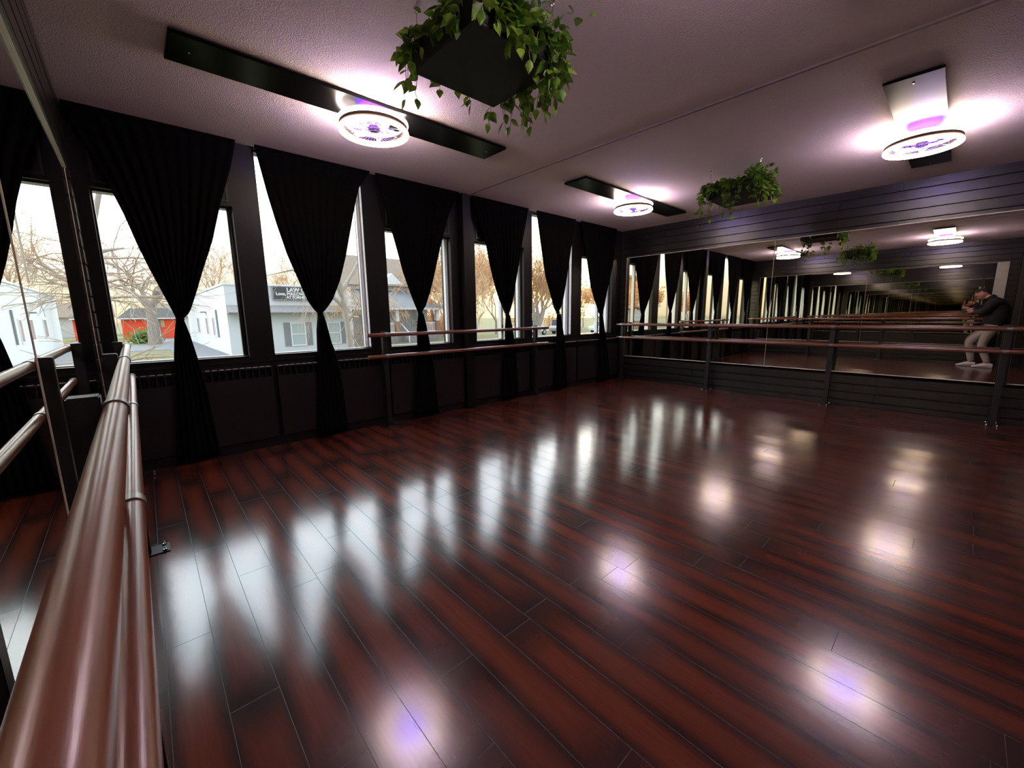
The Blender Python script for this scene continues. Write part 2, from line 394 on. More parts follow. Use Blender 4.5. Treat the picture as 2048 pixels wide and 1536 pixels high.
# light switch on the left wall near the back corner
t = thing('light_switch', 'white light switch plate on the dark wall, seen in the mirror', 'light switch', (0.025, -5.26, 1.58))
MB().box(0, 0.007, -0.04, 0.04, -0.06, 0.06).build('plate', M['white_plastic'], t, bevel=0.002)
MB().box(0.007, 0.012, -0.01, 0.01, -0.02, 0.02).build('toggle', M['white_plastic'], t, bevel=0.001)

# ------------------------------------------------------------------ ceiling panels and fan lights
def panel(x0, x1, y0, y1, label):
    cx_, cy_ = (x0 + x1) / 2, (y0 + y1) / 2
    t = thing('ceiling_panel', label, 'ceiling panel', (cx_, cy_, 2.722), 0, 'black panels over the old light troughs')
    a, b = (x1 - x0) / 2, (y1 - y0) / 2
    MB().box(-a, a, -b, b, 0, 0.018).build('board', M['panel'], t, bevel=0.002)
    MB().box(-a + 0.02, a - 0.02, -b + 0.02, b - 0.02, 0.018, 0.0285).build('spacer', M['slat_gap'], t)
    for sx in (-1, 1):
        MB().lathe([(0.0001, -0.004), (0.006, -0.003), (0.008, 0)], 12, (sx * (a - 0.10), 0, 0)).build('screw', M['chrome'], t, True)
    return t
panel(0.534, 2.89, -1.495, -1.18, 'long black ceiling panel in front of the first two windows')
panel(4.07, 6.52, -1.49, -1.18, 'long black ceiling panel in the far corner by the windows')
panel(4.08, 6.46, -4.21, -3.92, 'black ceiling panel at right, tinted violet by its light')
panel(0.534, 2.89, -4.21, -3.92, 'black ceiling panel at the top edge, right of the near planter')

FG = 'ringed fan lights under the ceiling panels'
fan = thing('fan_light', 'glowing ringed fan light nearest the first two windows', 'fan light', (1.712, -1.338, 2.722), 0, FG)
MB().lathe([(0.0001, 0), (0.075, 0), (0.075, -0.020), (0.06, -0.024), (0.0001, -0.024)], 32).build('canopy', M['white_plastic'], fan, True)
MB().lathe([(0.0001, -0.024), (0.10, -0.024), (0.10, -0.038), (0.0001, -0.038)], 24).build('violet_lamp', M['violet'], fan, True)
MB().lathe([(0.0001, -0.038), (0.115, -0.038), (0.12, -0.044), (0.115, -0.058), (0.04, -0.062), (0.035, -0.085), (0.0001, -0.085)], 32).build('motor_housing', M['fan_grey'], fan, True)
def torus(R, r, z, n=48, k=12, sq=1.0):
    return MB().lathe([(R + r * math.cos(2 * PI * i / k), z + r * sq * math.sin(2 * PI * i / k)) for i in range(k)], n, closed=True)
torus(0.234, 0.0145, -0.062).build('upper_light_ring', M['ring_up'], fan, True)
torus(0.234, 0.0155, -0.124).build('lower_light_ring', M['ring_low'], fan, True)
bd = MB().lathe([(0.239, -0.079), (0.243, -0.083), (0.243, -0.102), (0.239, -0.106), (0.205, -0.106), (0.205, -0.079)], 48, closed=True)
bd.build('ring_body', M['ring_body'], fan, True)
MB().lathe([(0.05, -0.0635), (0.11, -0.0635), (0.11, -0.0685), (0.05, -0.0685)], 28, closed=True).build('violet_lamp', M['violet_low'], fan, True)
for k in range(5):
    sp = MB(); a = 2 * PI * k / 5 + 0.3
    sp.tube([(0.11 * math.cos(a), 0.11 * math.sin(a), -0.052), (0.22 * math.cos(a), 0.22 * math.sin(a), -0.088)], 0.006, 8)
    sp.build('bracket_arm', M['fan_grey'], fan, True)
MB().lathe([(0.0001, -0.085), (0.03, -0.085), (0.042, -0.094), (0.042, -0.112), (0.025, -0.120), (0.0001, -0.121)], 24).build('hub', M['ring_body'], fan, True)
for k in range(7):
    a0 = 2 * PI * k / 7
    vs = []
    for i in range(6):
        r = 0.042 + (0.195 - 0.042) * i / 5
        half = 0.12 + 0.20 * math.sin(PI * (0.25 + 0.62 * i / 5))
        for s_ in (-1, 0, 1):
            a = a0 + s_ * half + 0.25 * i / 5
            vs.append((r * math.cos(a), r * math.sin(a), -0.100 + s_ * 0.012))
    fs = []
    for i in range(5):
        for j in range(2):
            q = i * 3 + j; fs.append((q, q + 1, q + 4, q + 3))
    o = MB().add(vs, fs).build('fan_blade', M['clear_plastic'], fan, True)
    md = o.modifiers.new('s', 'SOLIDIFY'); md.thickness = 0.0016
g = MB()
for k in range(36):
    a = 2 * PI * k / 36
    g.tube([(0.045 * math.cos(a), 0.045 * math.sin(a), -0.126), (0.14 * math.cos(a + 0.12), 0.14 * math.sin(a + 0.12), -0.131), (0.222 * math.cos(a + 0.2), 0.222 * math.sin(a + 0.2), -0.122)], 0.0011, 5)
for R in (0.045, 0.10, 0.16):
    t_ = torus(R, 0.0013, -0.1285, 40, 5); g.add(t_.v, t_.f)
g.build('wire_guard', M['wire'], fan, True)
dup(fan, (5.30, -1.335, 2.722), 'glowing ringed fan light in the far corner above the window curtains')
dup(fan, (5.275, -4.065, 2.722), 'glowing ringed fan light at right under the violet tinted panel')
dup(fan, (1.712, -4.065, 2.722), 'ringed fan light overhead beside the near planter, seen only in the mirrors')

# small dark vent on the ceiling between the right lamp and the board wall
# ------------------------------------------------------------------ barres
ZB1, ZB2, RB = 1.045, 0.806, 0.0215
def barre(label, axis, fixed, back, posts, span):
    """axis: rail direction; fixed: rail centre on the other axis; back: +1/-1 where the posts stand from the rail"""
    t = thing('ballet_barre', label, 'ballet barre', (0, 0, 0), 0, 'double ballet barres along the walls')
    def pt(a, b, z): return (b, a, z) if axis == 'y' else (a, b, z)
    pc = fixed + back * 0.0485
    wood = M['barre'] if axis == 'y' else M['barre_x']
    cuts = [span[0]] + [p for p in posts[1:-1]][:1] + [span[1]] if len(posts) > 2 else [span[0], span[1]]
    for z, nm in ((ZB1, 'upper_rail'), (ZB2, 'lower_rail')):
        n = 24; m = MB()
        m.tube([pt(span[0], fixed, z), pt(span[0] + 0.004, fixed, z), pt(span[1] - 0.004, fixed, z), pt(span[1], fixed, z)], [RB - 0.004, RB, RB, RB - 0.004], n)
        rl = m.build(nm, wood, t, True)
        for e in (span[0], span[1]):
            MB().tube([pt(e - 0.003, fixed, z), pt(e + 0.003, fixed, z)], RB * 0.93, 20).build('end_cap', M['clamp'], rl, True)
    for p in posts:
        m = MB()
        a0, a1, b0, b1 = p - 0.0275, p + 0.0275, pc - 0.0275, pc + 0.0275
        if axis == 'y': m.box(b0, b1, a0, a1, 0.006, 1.082)
        else: m.box(a0, a1, b0, b1, 0.006, 1.082)
        po = m.build('post', M['post'], t, bevel=0.003)
        fa, fb = 0.055, 0.10
        m = MB()
        if axis == 'y': m.box(pc - fb * 0.93, pc + (fb * 1.05 if p != -3.14 else 0.028), p - fa, p + fa, 0, 0.006)
        else: m.box(p - fb, p + fb, pc - fa, pc + fa, 0, 0.006)
        m.build('base_plate', M['post'], po, bevel=0.0015)
        for sa in (-1, 1):
            for sb in (-1, 1):
                if p == -3.14 and sb == 1: continue
                c = (pc + sb * 0.083, p + sa * 0.038) if axis == 'y' else (p + sb * 0.083, pc + sa * 0.038)
                MB().lathe([(0.0001, 0.026), (0.003, 0.025), (0.0035, 0.016), (0.0075, 0.015), (0.009, 0.010), (0.0065, 0.006), (0.012, 0.006), (0.012, 0.0055)], 12, (c[0], c[1], 0)).build('bolt', M['chrome'], po, True)
        for z in (ZB1, ZB2):
            m = MB()
            R1 = RB + 0.0035
            prof = [(RB + 0.0004, -0.021), (R1, -0.021), (R1, 0.021), (RB + 0.0004, 0.021)]
            q = MB().lathe(prof, 28, closed=True)
            if axis == 'y': vs = [(fixed + x_, p + z_, z + y_) for x_, y_, z_ in q.v]
            else: vs = [(p + z_, fixed + x_, z + y_) for x_, y_, z_ in q.v]
            m.add(vs, q.f)
            m.build('clamp_ring', M['clamp'], t, True)
    return t
barre('red-brown double barre running past the camera along the left mirror', 'y', 0.163, -1, [-4.80, -3.14, -1.62, -0.15], (-5.0, -0.056))
barre('double barre in front of the window wall, at the third to fifth windows', 'x', -0.152, 1, [2.27, 4.70], (2.055, 4.93))
barre('double barre in front of the far wall mirrors', 'y', L - 0.165, 1, [-4.82, -3.335, -1.76, -0.155], (-5.3, -0.056))

# ------------------------------------------------------------------ radiator covers
RG = 'radiator covers under the windows'
def radiator(x0, x1, label):
    t = thing('radiator_cover', label, 'radiator cover', ((x0 + x1) / 2, 0.0, 0.0), 0, RG)
    a = (x1 - x0) / 2
    MB().box(-a, a, -0.038, -0.001, 0.095, 0.69).build('front_panel', M['grille'], t, bevel=0.003)
    g = MB().box(-a, a, -0.044, -0.001, 0.775, 0.79)
    n = int(2 * a / 0.052)
    for k in range(n + 1):
        x = -a + 0.006 + (2 * a - 0.012) * k / n
        g.box(x - 0.005, x + 0.005, -0.040, -0.004, 0.69, 0.775)
    g.build('vent_grille', M['grille'], t, bevel=0.0015)
    f = MB()
    n2 = int(2 * a / 0.052)
    for k in range(n2):
        x = -a + 0.006 + (2 * a - 0.012) * (k + 0.5) / n2
        f.box(x - 0.017, x + 0.017, -0.047, -0.006, 0.7895, 0.7925)
    f.build('vent_louvers', M['alu'], t)
    return t
radiator(0.04, 1.15, 'black radiator cover under the first window')
radiator(1.19, 2.32, 'black radiator cover under the law office window')
radiator(2.36, 3.40, 'black radiator cover left of the wall column')
radiator(3.56, 4.66, 'black radiator cover right of the wall column')
radiator(4.70, 5.78, 'black radiator cover under the fifth window')
radiator(5.82, 7.06, 'black radiator cover in the far corner')

# ------------------------------------------------------------------ curtains
CUR = [
 ([(0.035, 2.735), (0.19, 2.313), (0.226, 2.181), (0.27, 2.029), (0.319, 1.815), (0.37, 1.631), (0.425, 1.458), (0.471, 1.311), (0.487, 1.254)],
  [(1.050, 2.735), (1.004, 2.543), (0.955, 2.393), (0.889, 2.2), (0.804, 1.905), (0.707, 1.652), (0.633, 1.443), (0.577, 1.298), (0.535, 1.254)],
  [(0.485, 1.238), (0.461, 1.116), (0.436, 0.931), (0.428, 0.806), (0.408, 0.574), (0.36, 0.03)],
  [(0.533, 1.238), (0.558, 1.132), (0.581, 0.983), (0.602, 0.831), (0.622, 0.631), (0.66, 0.03)],
  'black curtain tied at the waist, nearest the left mirror'),
 ([(1.195, 2.735), (1.223, 2.57), (1.26, 2.346), (1.307, 2.115), (1.376, 1.832), (1.445, 1.628), (1.517, 1.416), (1.57, 1.328), (1.605, 1.29)],
  [(2.24, 2.735), (2.12, 2.571), (2.078, 2.441), (2.012, 2.186), (1.931, 1.879), (1.849, 1.623), (1.757, 1.419), (1.685, 1.328), (1.643, 1.29)],
  [(1.600, 1.262), (1.575, 1.12), (1.563, 0.918), (1.536, 0.613), (1.49, 0.03)],
  [(1.655, 1.262), (1.684, 1.141), (1.711, 0.986), (1.743, 0.88), (1.774, 0.692), (1.81, 0.03)],
  'black curtain tied at the waist before the law office window'),
 ([(2.305, 2.735), (2.374, 2.517), (2.456, 2.165), (2.504, 1.983), (2.563, 1.741), (2.634, 1.547), (2.691, 1.405), (2.739, 1.3)],
  [(3.375, 2.735), (3.223, 2.462), (3.116, 2.169), (3.041, 1.945), (2.957, 1.676), (2.892, 1.496), (2.837, 1.365), (2.785, 1.3)],
  [(2.735, 1.276), (2.699, 1.082), (2.693, 0.844), (2.659, 0.482), (2.60, 0.03)],
  [(2.795, 1.276), (2.832, 1.138), (2.864, 0.955), (2.886, 0.831), (2.92, 0.515), (2.96, 0.03)],
  'black curtain tied at the waist, just left of the wall column'),
 ([(3.585, 2.735), (3.806, 2.169), (3.868, 1.916), (3.951, 1.655), (4.038, 1.454), (4.11, 1.33), (4.145, 1.268)],
  [(4.60, 2.735), (4.494, 2.307), (4.431, 2.025), (4.348, 1.741), (4.286, 1.493), (4.225, 1.331), (4.187, 1.268)],
  [(4.135, 1.24), (4.104, 1.036), (4.099, 0.75), (4.04, 0.03)],
  [(4.200, 1.24), (4.26, 1.031), (4.297, 0.847), (4.37, 0.03)],
  'black curtain tied at the waist, just right of the wall column'),
 ([(4.774, 2.735), (4.849, 2.346), (4.915, 2.063), (4.983, 1.808), (5.052, 1.661), (5.148, 1.433), (5.225, 1.292)],
  [(5.675, 2.735), (5.611, 2.429), (5.53, 2.033), (5.436, 1.674), (5.366, 1.435), (5.277, 1.292)],
  [(5.220, 1.255), (5.2, 0.999), (5.203, 0.677), (5.17, 0.03)],
  [(5.300, 1.255), (5.359, 1.035), (5.412, 0.829), (5.50, 0.03)],
  'black curtain tied at the waist before the tall window of the round-crowned tree'),
 ([(5.824, 2.735), (5.975, 2.146), (6.101, 1.723), (6.225, 1.488), (6.387, 1.24)],
  [(6.845, 2.735), (6.76, 2.119), (6.609, 1.671), (6.529, 1.404), (6.455, 1.24)],
  [(6.384, 1.21), (6.38, 0.96), (6.395, 0.599), (6.39, 0.03)],
  [(6.470, 1.21), (6.55, 0.955), (6.642, 0.675), (6.76, 0.03)],
  'black curtain tied at the waist in the far corner by the boards'),
]
def interp(pts, z):
    pts = sorted(pts, key=lambda p: -p[1])
    if z >= pts[0][1]: return pts[0][0]
    for (xa, za), (xb, zb) in zip(pts, pts[1:]):
        if za >= z >= zb:
            f = (za - z) / max(za - zb, 1e-6); return xa + (xb - xa) * f
    return pts[-1][0]
def cloth(lp, rp, nrow, ncol, y0, folds, seed):
    rnd = random.Random(seed)
    zt = max(p[1] for p in lp); zb = min(p[1] for p in lp)
    wtop = max(interp(rp, z) - interp(lp, z) for z in (zt, zb))
    ph = rnd.uniform(0, 6); vs = []; fs = []
    for i in range(nrow + 1):
        z = zt + (zb - zt) * i / nrow
        a, b = interp(lp, z), interp(rp, z); wd = b - a
        sq = 1 - wd / wtop
        amp = 0.005 + 0.020 * sq
        for j in range(ncol + 1):
            u = j / ncol
            y = y0 + amp * math.sin(2 * PI * folds * u + ph + 0.5 * math.sin(3 * z)) * (0.75 + 0.25 * math.sin(11 * u + ph)) + 0.003 * math.sin(5 * z + 9 * u)
            vs.append((a + wd * (u + 0.10 / folds * math.sin(2 * PI * folds * u + 1 + ph) * min(1, sq + 0.3) * math.sin(PI * u)), y, z))
    for i in range(nrow):
        for j in range(ncol):
            q = i * (ncol + 1) + j; fs.append((q, q + 1, q + ncol + 2, q + ncol + 1))
    return MB().add(vs, fs)
for k, (l1, r1, l2, r2, lab) in enumerate(CUR):
    zt = l1[-1][1]; xc = (l1[-1][0] + r1[-1][0]) / 2
    t = thing('curtain', lab, 'curtain', (0, 0, 0), 0, 'black tied curtains along the window wall')
    o = cloth(l1, r1, 44, 96, -0.068, 11, k).build('upper_drape', M['curtain'], t, True)
    md = o.modifiers.new('s', 'SOLIDIFY'); md.thickness = 0.003
    o = cloth(l2, r2, 26, 72, -0.079, 6, k + 20).build('lower_tail', M['curtain'], t, True)
    md = o.modifiers.new('s', 'SOLIDIFY'); md.thickness = 0.003
    b = MB().lathe([(0.024, -0.018), (0.030, -0.012), (0.031, 0.0), (0.030, 0.012), (0.024, 0.018)], 20)
    b.v = [(x * 0.95 + xc, y * 0.9 - 0.068, z + (l1[-1][1] + l2[0][1]) / 2) for x, y, z in b.v]
    b.build('tie_band', M['curtain'], t, True)
    xa, xb = l1[0][0], r1[0][0]
    MB().box(xa, xb, -0.078, -0.058, 2.735, 2.7495).build('header_track', M['curtain'], t)

# ------------------------------------------------------------------ hanging planters
def leaf(mb, p, d, size, rnd):
    d = Vector(d).normalized(); s = d.cross(Vector((0, 0, 1)))
    if s.length < 0.05: s = Vector((1, 0, 0))
    s.normalize(); ang = rnd.uniform(-0.9, 0.9)
    n = d.cross(s); s = s * math.cos(ang) + n * math.sin(ang); n = s.cross(d)
    w = size * 0.36
    P = Vector(p)
    def q(a, b, c): return P + d * (a * size) + s * (b * w) + n * (c * size)
    vs = [q(0, 0, 0), q(0.18, 0.75, 0.05), q(0.45, 1.0, 0.05), q(0.78, 0.5, 0.0), q(1.05, 0, -0.08), q(0.78, -0.5, 0.0), q(0.45, -1.0, 0.05), q(0.18, -0.75, 0.05), q(0.3, 0, -0.03), q(0.7, 0, -0.06)]
    mb.add(vs, [(0, 1, 8), (1, 2, 9, 8), (2, 3, 9), (3, 4, 9), (4, 5, 9), (5, 6, 9), (6, 7, 8, 9), (7, 0, 8)])
def planter(loc, label, vines, mounds, seed, wx=0.53, wy=0.50, h=0.135):
    rnd = random.Random(seed)
    t = thing('hanging_planter', label, 'hanging planter', loc, 0, 'hanging ivy planters')
    a, b = wx / 2, wy / 2
    box = MB().box(-a, a, -b, b, 0, 0.014)
    box.box(-a, a, -b, -b + 0.014, 0.014, h).box(-a, a, b - 0.014, b, 0.014, h).box(-a, -a + 0.014, -b + 0.014, b - 0.014, 0.014, h).box(a - 0.014, a, -b + 0.014, b - 0.014, 0.014, h)
    box.build('planter_box', M['planter'], t, bevel=0.002)
    zc = 2.75 - loc[2]
    for sx in (-1, 1):
        for sy in (-1, 1):
            x, y = sx * (a - 0.03), sy * (b - 0.012)
            wv = MB().tube([(x, y, h - 0.03), (x, y, zc - 0.03)], 0.0016, 6).build('hanging_wire', M['wire'], t, True)
            hk = MB()
            hk.lathe([(0.0001, zc), (0.011, zc), (0.010, zc - 0.004), (0.004, zc - 0.006), (0.003, zc - 0.012), (0.0001, zc - 0.012)], 12, (x, y, 0))
            hk.tube([(x + 0.010 * math.sin(s), y, zc - 0.022 - 0.010 * math.cos(s + PI)) for s in [i * 0.5 for i in range(11)]], 0.0018, 6)
            hk.build('ceiling_hook', M['chrome'], wv, True)
    for (sx, sy, ox, oy, ln, nl) in vines:
        p = Vector((sx, sy, h - 0.01)); m = MB(); st = MB()
        out = Vector((ox, oy, 0)).normalized() if (ox or oy) else Vector((0, 0, 0))
        path = [p.copy()]; n = max(6, int(ln / 0.025))
        for i in range(n):
            f = i / n
            v = out * (0.55 * math.exp(-5 * f)) + Vector((0, 0, 0.5 * math.exp(-9 * f) - 1.0 * (1 - math.exp(-6 * f)))) + Vector((rnd.uniform(-.35, .35), rnd.uniform(-.35, .35), 0))
            p = p + v * (ln / n * 1.15); path.append(p.copy())
        st.tube(path, 0.0016, 5)
        for i in range(int(nl * 0.72)):
            f = rnd.uniform(0.06, 1.0); q = path[min(len(path) - 1, int(f * n))]
            d = Vector((rnd.uniform(-1, 1), rnd.uniform(-1, 1), rnd.uniform(-1.1, 0.15))) + out * 0.5
            leaf(m, q + Vector((rnd.uniform(-.008, .008),) * 3), d, rnd.uniform(0.048, 0.084), rnd)
        leaf(m, path[-1], (rnd.uniform(-.4, .4), rnd.uniform(-.4, .4), -1), 0.055, rnd)
        vo = m.build('vine_leaves', M['leaf'], t, True)
        st.build('vine_stem', M['stem'], vo, True)
    m = MB()
    for (cx_, cy_, rx, ry, rz, n) in mounds:
        for i in range(n):
            q = Vector((cx_ + rnd.gauss(0, rx), cy_ + rnd.gauss(0, ry), h + abs(rnd.gauss(0, rz)) - 0.01))
            leaf(m, q, (rnd.uniform(-1, 1), rnd.uniform(-1, 1), rnd.uniform(-.4, .9)), rnd.uniform(0.035, 0.062), rnd)
    fo = m.build('foliage', M['leaf'], t, True); fo['kind'] = 'stuff'
    MB().box(-a + 0.015, a - 0.015, -b + 0.015, b - 0.015, 0.02, h - 0.02).build('potting_moss', M['stem'], t)
a, b = 0.265, 0.25
v1 = [(-a, b, -1, .6, .30, 16), (-a, b - .05, -1, .2, .22, 13), (-a + .05, b, -.5, 1, .27, 13), (-a, .12, -1, 0, .10, 9), (-a, 0.02, -1, 0, .06, 6),
      (a, b, .6, 1, .24, 12), (a, b - .05, 1, .3, .30, 15), (a, .08, 1, 0, .33, 18), (a, 0.0, 1, 0, .25, 14), (a, -.08, 1, 0, .28, 16), (a, -.16, 1, 0, .2, 14), (a, -b, 1, -.5, .17, 12),
      (.12, b, 0, 1, .20, 8), (.02, b, 0, 1, .13, 6), (-.06, b, 0, 1, .17, 6), (.2, -b, .3, -1, .2, 12), (.1, -b, 0, -1, .16, 12), (.0, -b, 0, -1, .14, 10), (.16, -.14, .3, -1, .2, 10), (a, .2, 1, 0, .2, 12), (.22, -b, .2, -1, .24, 18), (-.16, -b, 0, -1, .10, 10), (.25, -b, .3, -1, .30, 22), (.17, -b, 0, -1, .26, 20), (.05, -b, -.2, -1, .22, 18), (-.06, -b, 0, -1, .16, 16), (-.12, -b, -.2, -1, .14, 14), (a, -.2, 1, 0, .30, 22), (a, -.12, 1, .2, .34, 22), (a, .04, 1, 0, .36, 22), (a, .13, 1, 0, .3, 18), (.2, -.2, .5, -1, .3, 20), (-.22, -b, 0, -1, .12, 14), (-.18, -b, .2, -1, .16, 14), (-.1, -b, .1, -1, .2, 16), (-.03, -b, 0, -1, .2, 16), (-a, -.15, -1, 0, .16, 16), (-a, -.05, -1, 0, .12, 12), (-a, -.1, -1, 0, .10, 10), (-a, -.2, -1, 0, .14, 12), (-a, .2, -1, .2, .16, 14)]
planter((1.665, -2.70, 2.45), 'black square planter with ivy hanging overhead near the camera', v1, [(-.2, .1, .04, .10, .03, 50), (.20, -.05, .06, .12, .05, 170), (.1, -.22, .12, .03, .04, 90), (0, -.2, .12, .03, .03, 40), (.05, .18, .12, .04, .03, 30)], 5)
v2 = [(-a, b, -1, .6, .46, 28), (-a, b - .05, -1, .2, .40, 24), (-a - .02, b, -1, .2, .30, 20), (-a + .04, b, -.5, 1, .26, 12), (-a, .17, -1, 0, .1, 8), (-a, .08, -1, .1, .13, 10), (-a, 0.02, -1, 0, .36, 28), (-a, -.04, -1, 0, .40, 30), (-a, -.01, -1, .2, .36, 26), (-a, -.10, -1, 0, .10, 10),
      (-a, -.17, -1, 0, .12, 12), (-a, -b, -1, -.4, .30, 22), (-a + .03, -b, -.6, -1, .26, 20), (-.1, -b, 0, -1, .26, 20), (-a, -b + .03, -1, -.2, .14, 14), (-.15, -b, -.3, -1, .22, 16), (-.05, -b, 0, -1, .20, 16), (.05, -b, 0, -1, .22, 14), (.15, -b, 0, -1, .17, 12), (a, -b, .5, -1, .16, 12), (a, .1, 1, 0, .12, 8), (.1, b, 0, 1, .15, 10), (-.1, b, 0, 1, .2, 10)]
planter((5.225, -2.69, 2.45), 'black square planter with ivy hanging in front of the far mirrors', v2, [(-.2, .15, .05, .08, .025, 70), (-.15, -.2, .10, .05, .055, 200), (.1, -.1, .12, .1, .05, 120), (-.22, -.05, .03, .15, .03, 80)], 9, 0.5, 0.50)

# small ceiling vent between right lamp and board wall
# ------------------------------------------------------------------ photographer
Cm = Vector((0.21548513, -4.44967899, 1.25181556))
def skin_obj(name, mat, verts, edges, rad, parent, root=0, sub=2):
    me = bpy.data.meshes.new(name); me.from_pydata(verts, edges, [])
    o = bpy.data.objects.new(name, me); COL.objects.link(o)
    md = o.modifiers.new('skin', 'SKIN'); md.use_smooth_shade = True; md.branch_smoothing = 0.4
    sv = me.skin_vertices[0].data
    for i, r in enumerate(rad):
        sv[i].radius = r if isinstance(r, tuple) else (r, r)
        sv[i].use_root = (i == root)
    o.modifiers.new('sub', 'SUBSURF').levels = sub; o.modifiers['sub'].render_levels = sub
    dg = bpy.context.evaluated_depsgraph_get()
    bme = bpy.data.meshes.new_from_object(o.evaluated_get(dg)); bpy.data.objects.remove(o)
    bme.materials.clear(); bme.materials.append(mat); bme.shade_smooth()
    n = bpy.data.objects.new(name, bme); COL.objects.link(n); n.parent = parent
    return n
PB = Vector((0.45, -4.86, 0.0))
person = thing('person', 'person in black jacket and beige trousers crouching with a phone, seen mirrored', 'person', tuple(PB))
def rel(pts): return [tuple(Vector(p) - PB) for p in pts]
bv = rel([(.46, -4.94, .88), (.46, -4.98, 1.08), (.46, -4.97, 1.26), (.452, -4.915, 1.395), (.446, -4.85, 1.49), (.44, -4.765, 1.555),   # 0-5 pelvis..head base
          (.62, -4.91, 1.375), (.62, -4.77, 1.17), (.36, -4.635, 1.215),      # 6-8 right arm
          (.28, -4.91, 1.375), (.225, -4.80, 1.17), (.195, -4.575, 1.275),    # 9-11 left arm
          (.56, -4.94, .86), (.565, -4.83, .48), (.565, -4.975, .10), (.565, -4.80, .035),   # 12-15 right leg
          (.37, -4.93, .86), (.36, -4.64, .54), (.36, -4.735, .10), (.36, -4.58, .035)])     # 16-19 left leg
be = [(0, 1), (1, 2), (2, 3), (3, 4), (4, 5), (3, 6), (6, 7), (7, 8), (3, 9), (9, 10), (10, 11), (0, 12), (12, 13), (13, 14), (14, 15), (0, 16), (16, 17), (17, 18), (18, 19)]
br = [.12, .14, .15, .085, .055, .072, .05, .042, .028, .05, .042, .028, .09, .058, .036, .03, .09, .058, .036, .03]
skin_obj('body', M['skin'], bv, be, br, person)
# head: ellipsoid with brow, nose, chin, ears
hd = MB()
def headpt(v):
    # v in head space: x right, y forward, z up ; tilt forward and down
    R_ = Matrix.Rotation(math.radians(-38), 3, 'X')
    return Vector((.435, -4.725, 1.575)) + R_ @ Vector(v) - PB
n = 22
for i in range(n + 1):
    th = PI * i / n
    for j in range(n * 2):
        ph = 2 * PI * j / (2 * n)
        x, y, z = math.sin(th) * math.cos(ph), math.sin(th) * math.sin(ph), math.cos(th)
        X_ = 0.076 * x; Y_ = 0.098 * y; Z_ = 0.118 * z
        if z < 0: X_ *= 1 - 0.32 * z * z; Y_ = Y_ * (1 - 0.18 * z * z) + 0.012 * z * -1
        if y > 0.3:
            Y_ -= 0.010 * math.exp(-((z - 0.12) / 0.12) ** 2) * math.exp(-((abs(x) - 0.38) / 0.16) ** 2)
            Y_ += 0.006 * math.exp(-((z - 0.30) / 0.1) ** 2) * math.exp(-(x / 0.5) ** 2)
            Y_ += 0.026 * math.exp(-((z + 0.16) / 0.14) ** 2) * math.exp(-(x / 0.13) ** 2)
            Y_ += 0.007 * math.exp(-((z + 0.47) / 0.06) ** 2) * math.exp(-(x / 0.3) ** 2) + 0.010 * math.exp(-((z + 0.85) / 0.12) ** 2) * math.exp(-(x / 0.3) ** 2)
        hd.v.append(tuple(headpt((X_, Y_, Z_))))
for i in range(n):
    for j in range(2 * n):
        j2 = (j + 1) % (2 * n)
        hd.f.append((i * 2 * n + j, i * 2 * n + j2, (i + 1) * 2 * n + j2, (i + 1) * 2 * n + j))
for s_ in (-1, 1):
    e = MB().ball((s_ * 0.078, -0.008, -0.005), 0.028, 8, (0.35, 0.7, 1.1)); hd.add([tuple(headpt(v)) for v in e.v], e.f)
ho = hd.build('head', M['skin'], person, True)
for s_ in (-1, 1):
    e = MB().ball((s_ * 0.030, 0.088, 0.012), 0.0095, 8); e.v = [tuple(headpt(v)) for v in e.v]; e.build('eye', M['hair'], person, True)
cl_ = MB().lathe([(0.074, -0.045), (0.088, -0.04), (0.080, 0.0), (0.070, 0.028), (0.060, 0.028), (0.058, -0.04)], 24, closed=True)
Rc = Matrix.Rotation(math.radians(-40), 3, 'X')
cl_.v = [tuple(Vector((.448, -4.845, 1.505)) + Rc @ Vector(v) - PB) for v in cl_.v]
cl_.build('collar', M['jacket'], person, True)
hr = MB()
q = MB().ball((0, -0.012, 0.018), 0.1, 14, (0.81, 1.02, 1.13))
fs = [f for f in q.f if all((q.v[i][2] > 0.062 - max(0, -q.v[i][1]) * 1.5) and q.v[i][1] < 0.060 for i in f)]
hr.v = [tuple(headpt(v)) for v in q.v]; hr.f = fs
hr.build('hair', M['hair'], person, True)
# jacket, trousers
jv = rel([(.46, -4.945, .80), (.46, -4.995, 1.08), (.46, -4.99, 1.28), (.455, -4.945, 1.43), (.452, -4.89, 1.49), (.635, -4.915, 1.40), (.625, -4.775, 1.165), (.40, -4.657, 1.208), (.265, -4.915, 1.40), (.222, -4.80, 1.165), (.198, -4.61, 1.26)])
skin_obj('jacket', M['jacket'], jv, [(0, 1), (1, 2), (2, 3), (3, 4), (3, 5), (5, 6), (6, 7), (3, 8), (8, 9), (9, 10)], [.205, .215, .22, .17, .10, .105, .075, .05, .105, .075, .05], person)
tv = rel([(.46, -4.94, .90), (.56, -4.94, .84), (.565, -4.83, .48), (.565, -4.972, .085), (.37, -4.93, .84), (.36, -4.645, .54), (.36, -4.737, .085)])
skin_obj('trousers', M['trousers'], tv, [(0, 1), (1, 2), (2, 3), (0, 4), (4, 5), (5, 6)], [.12, .112, .080, .058, .112, .080, .058], person)
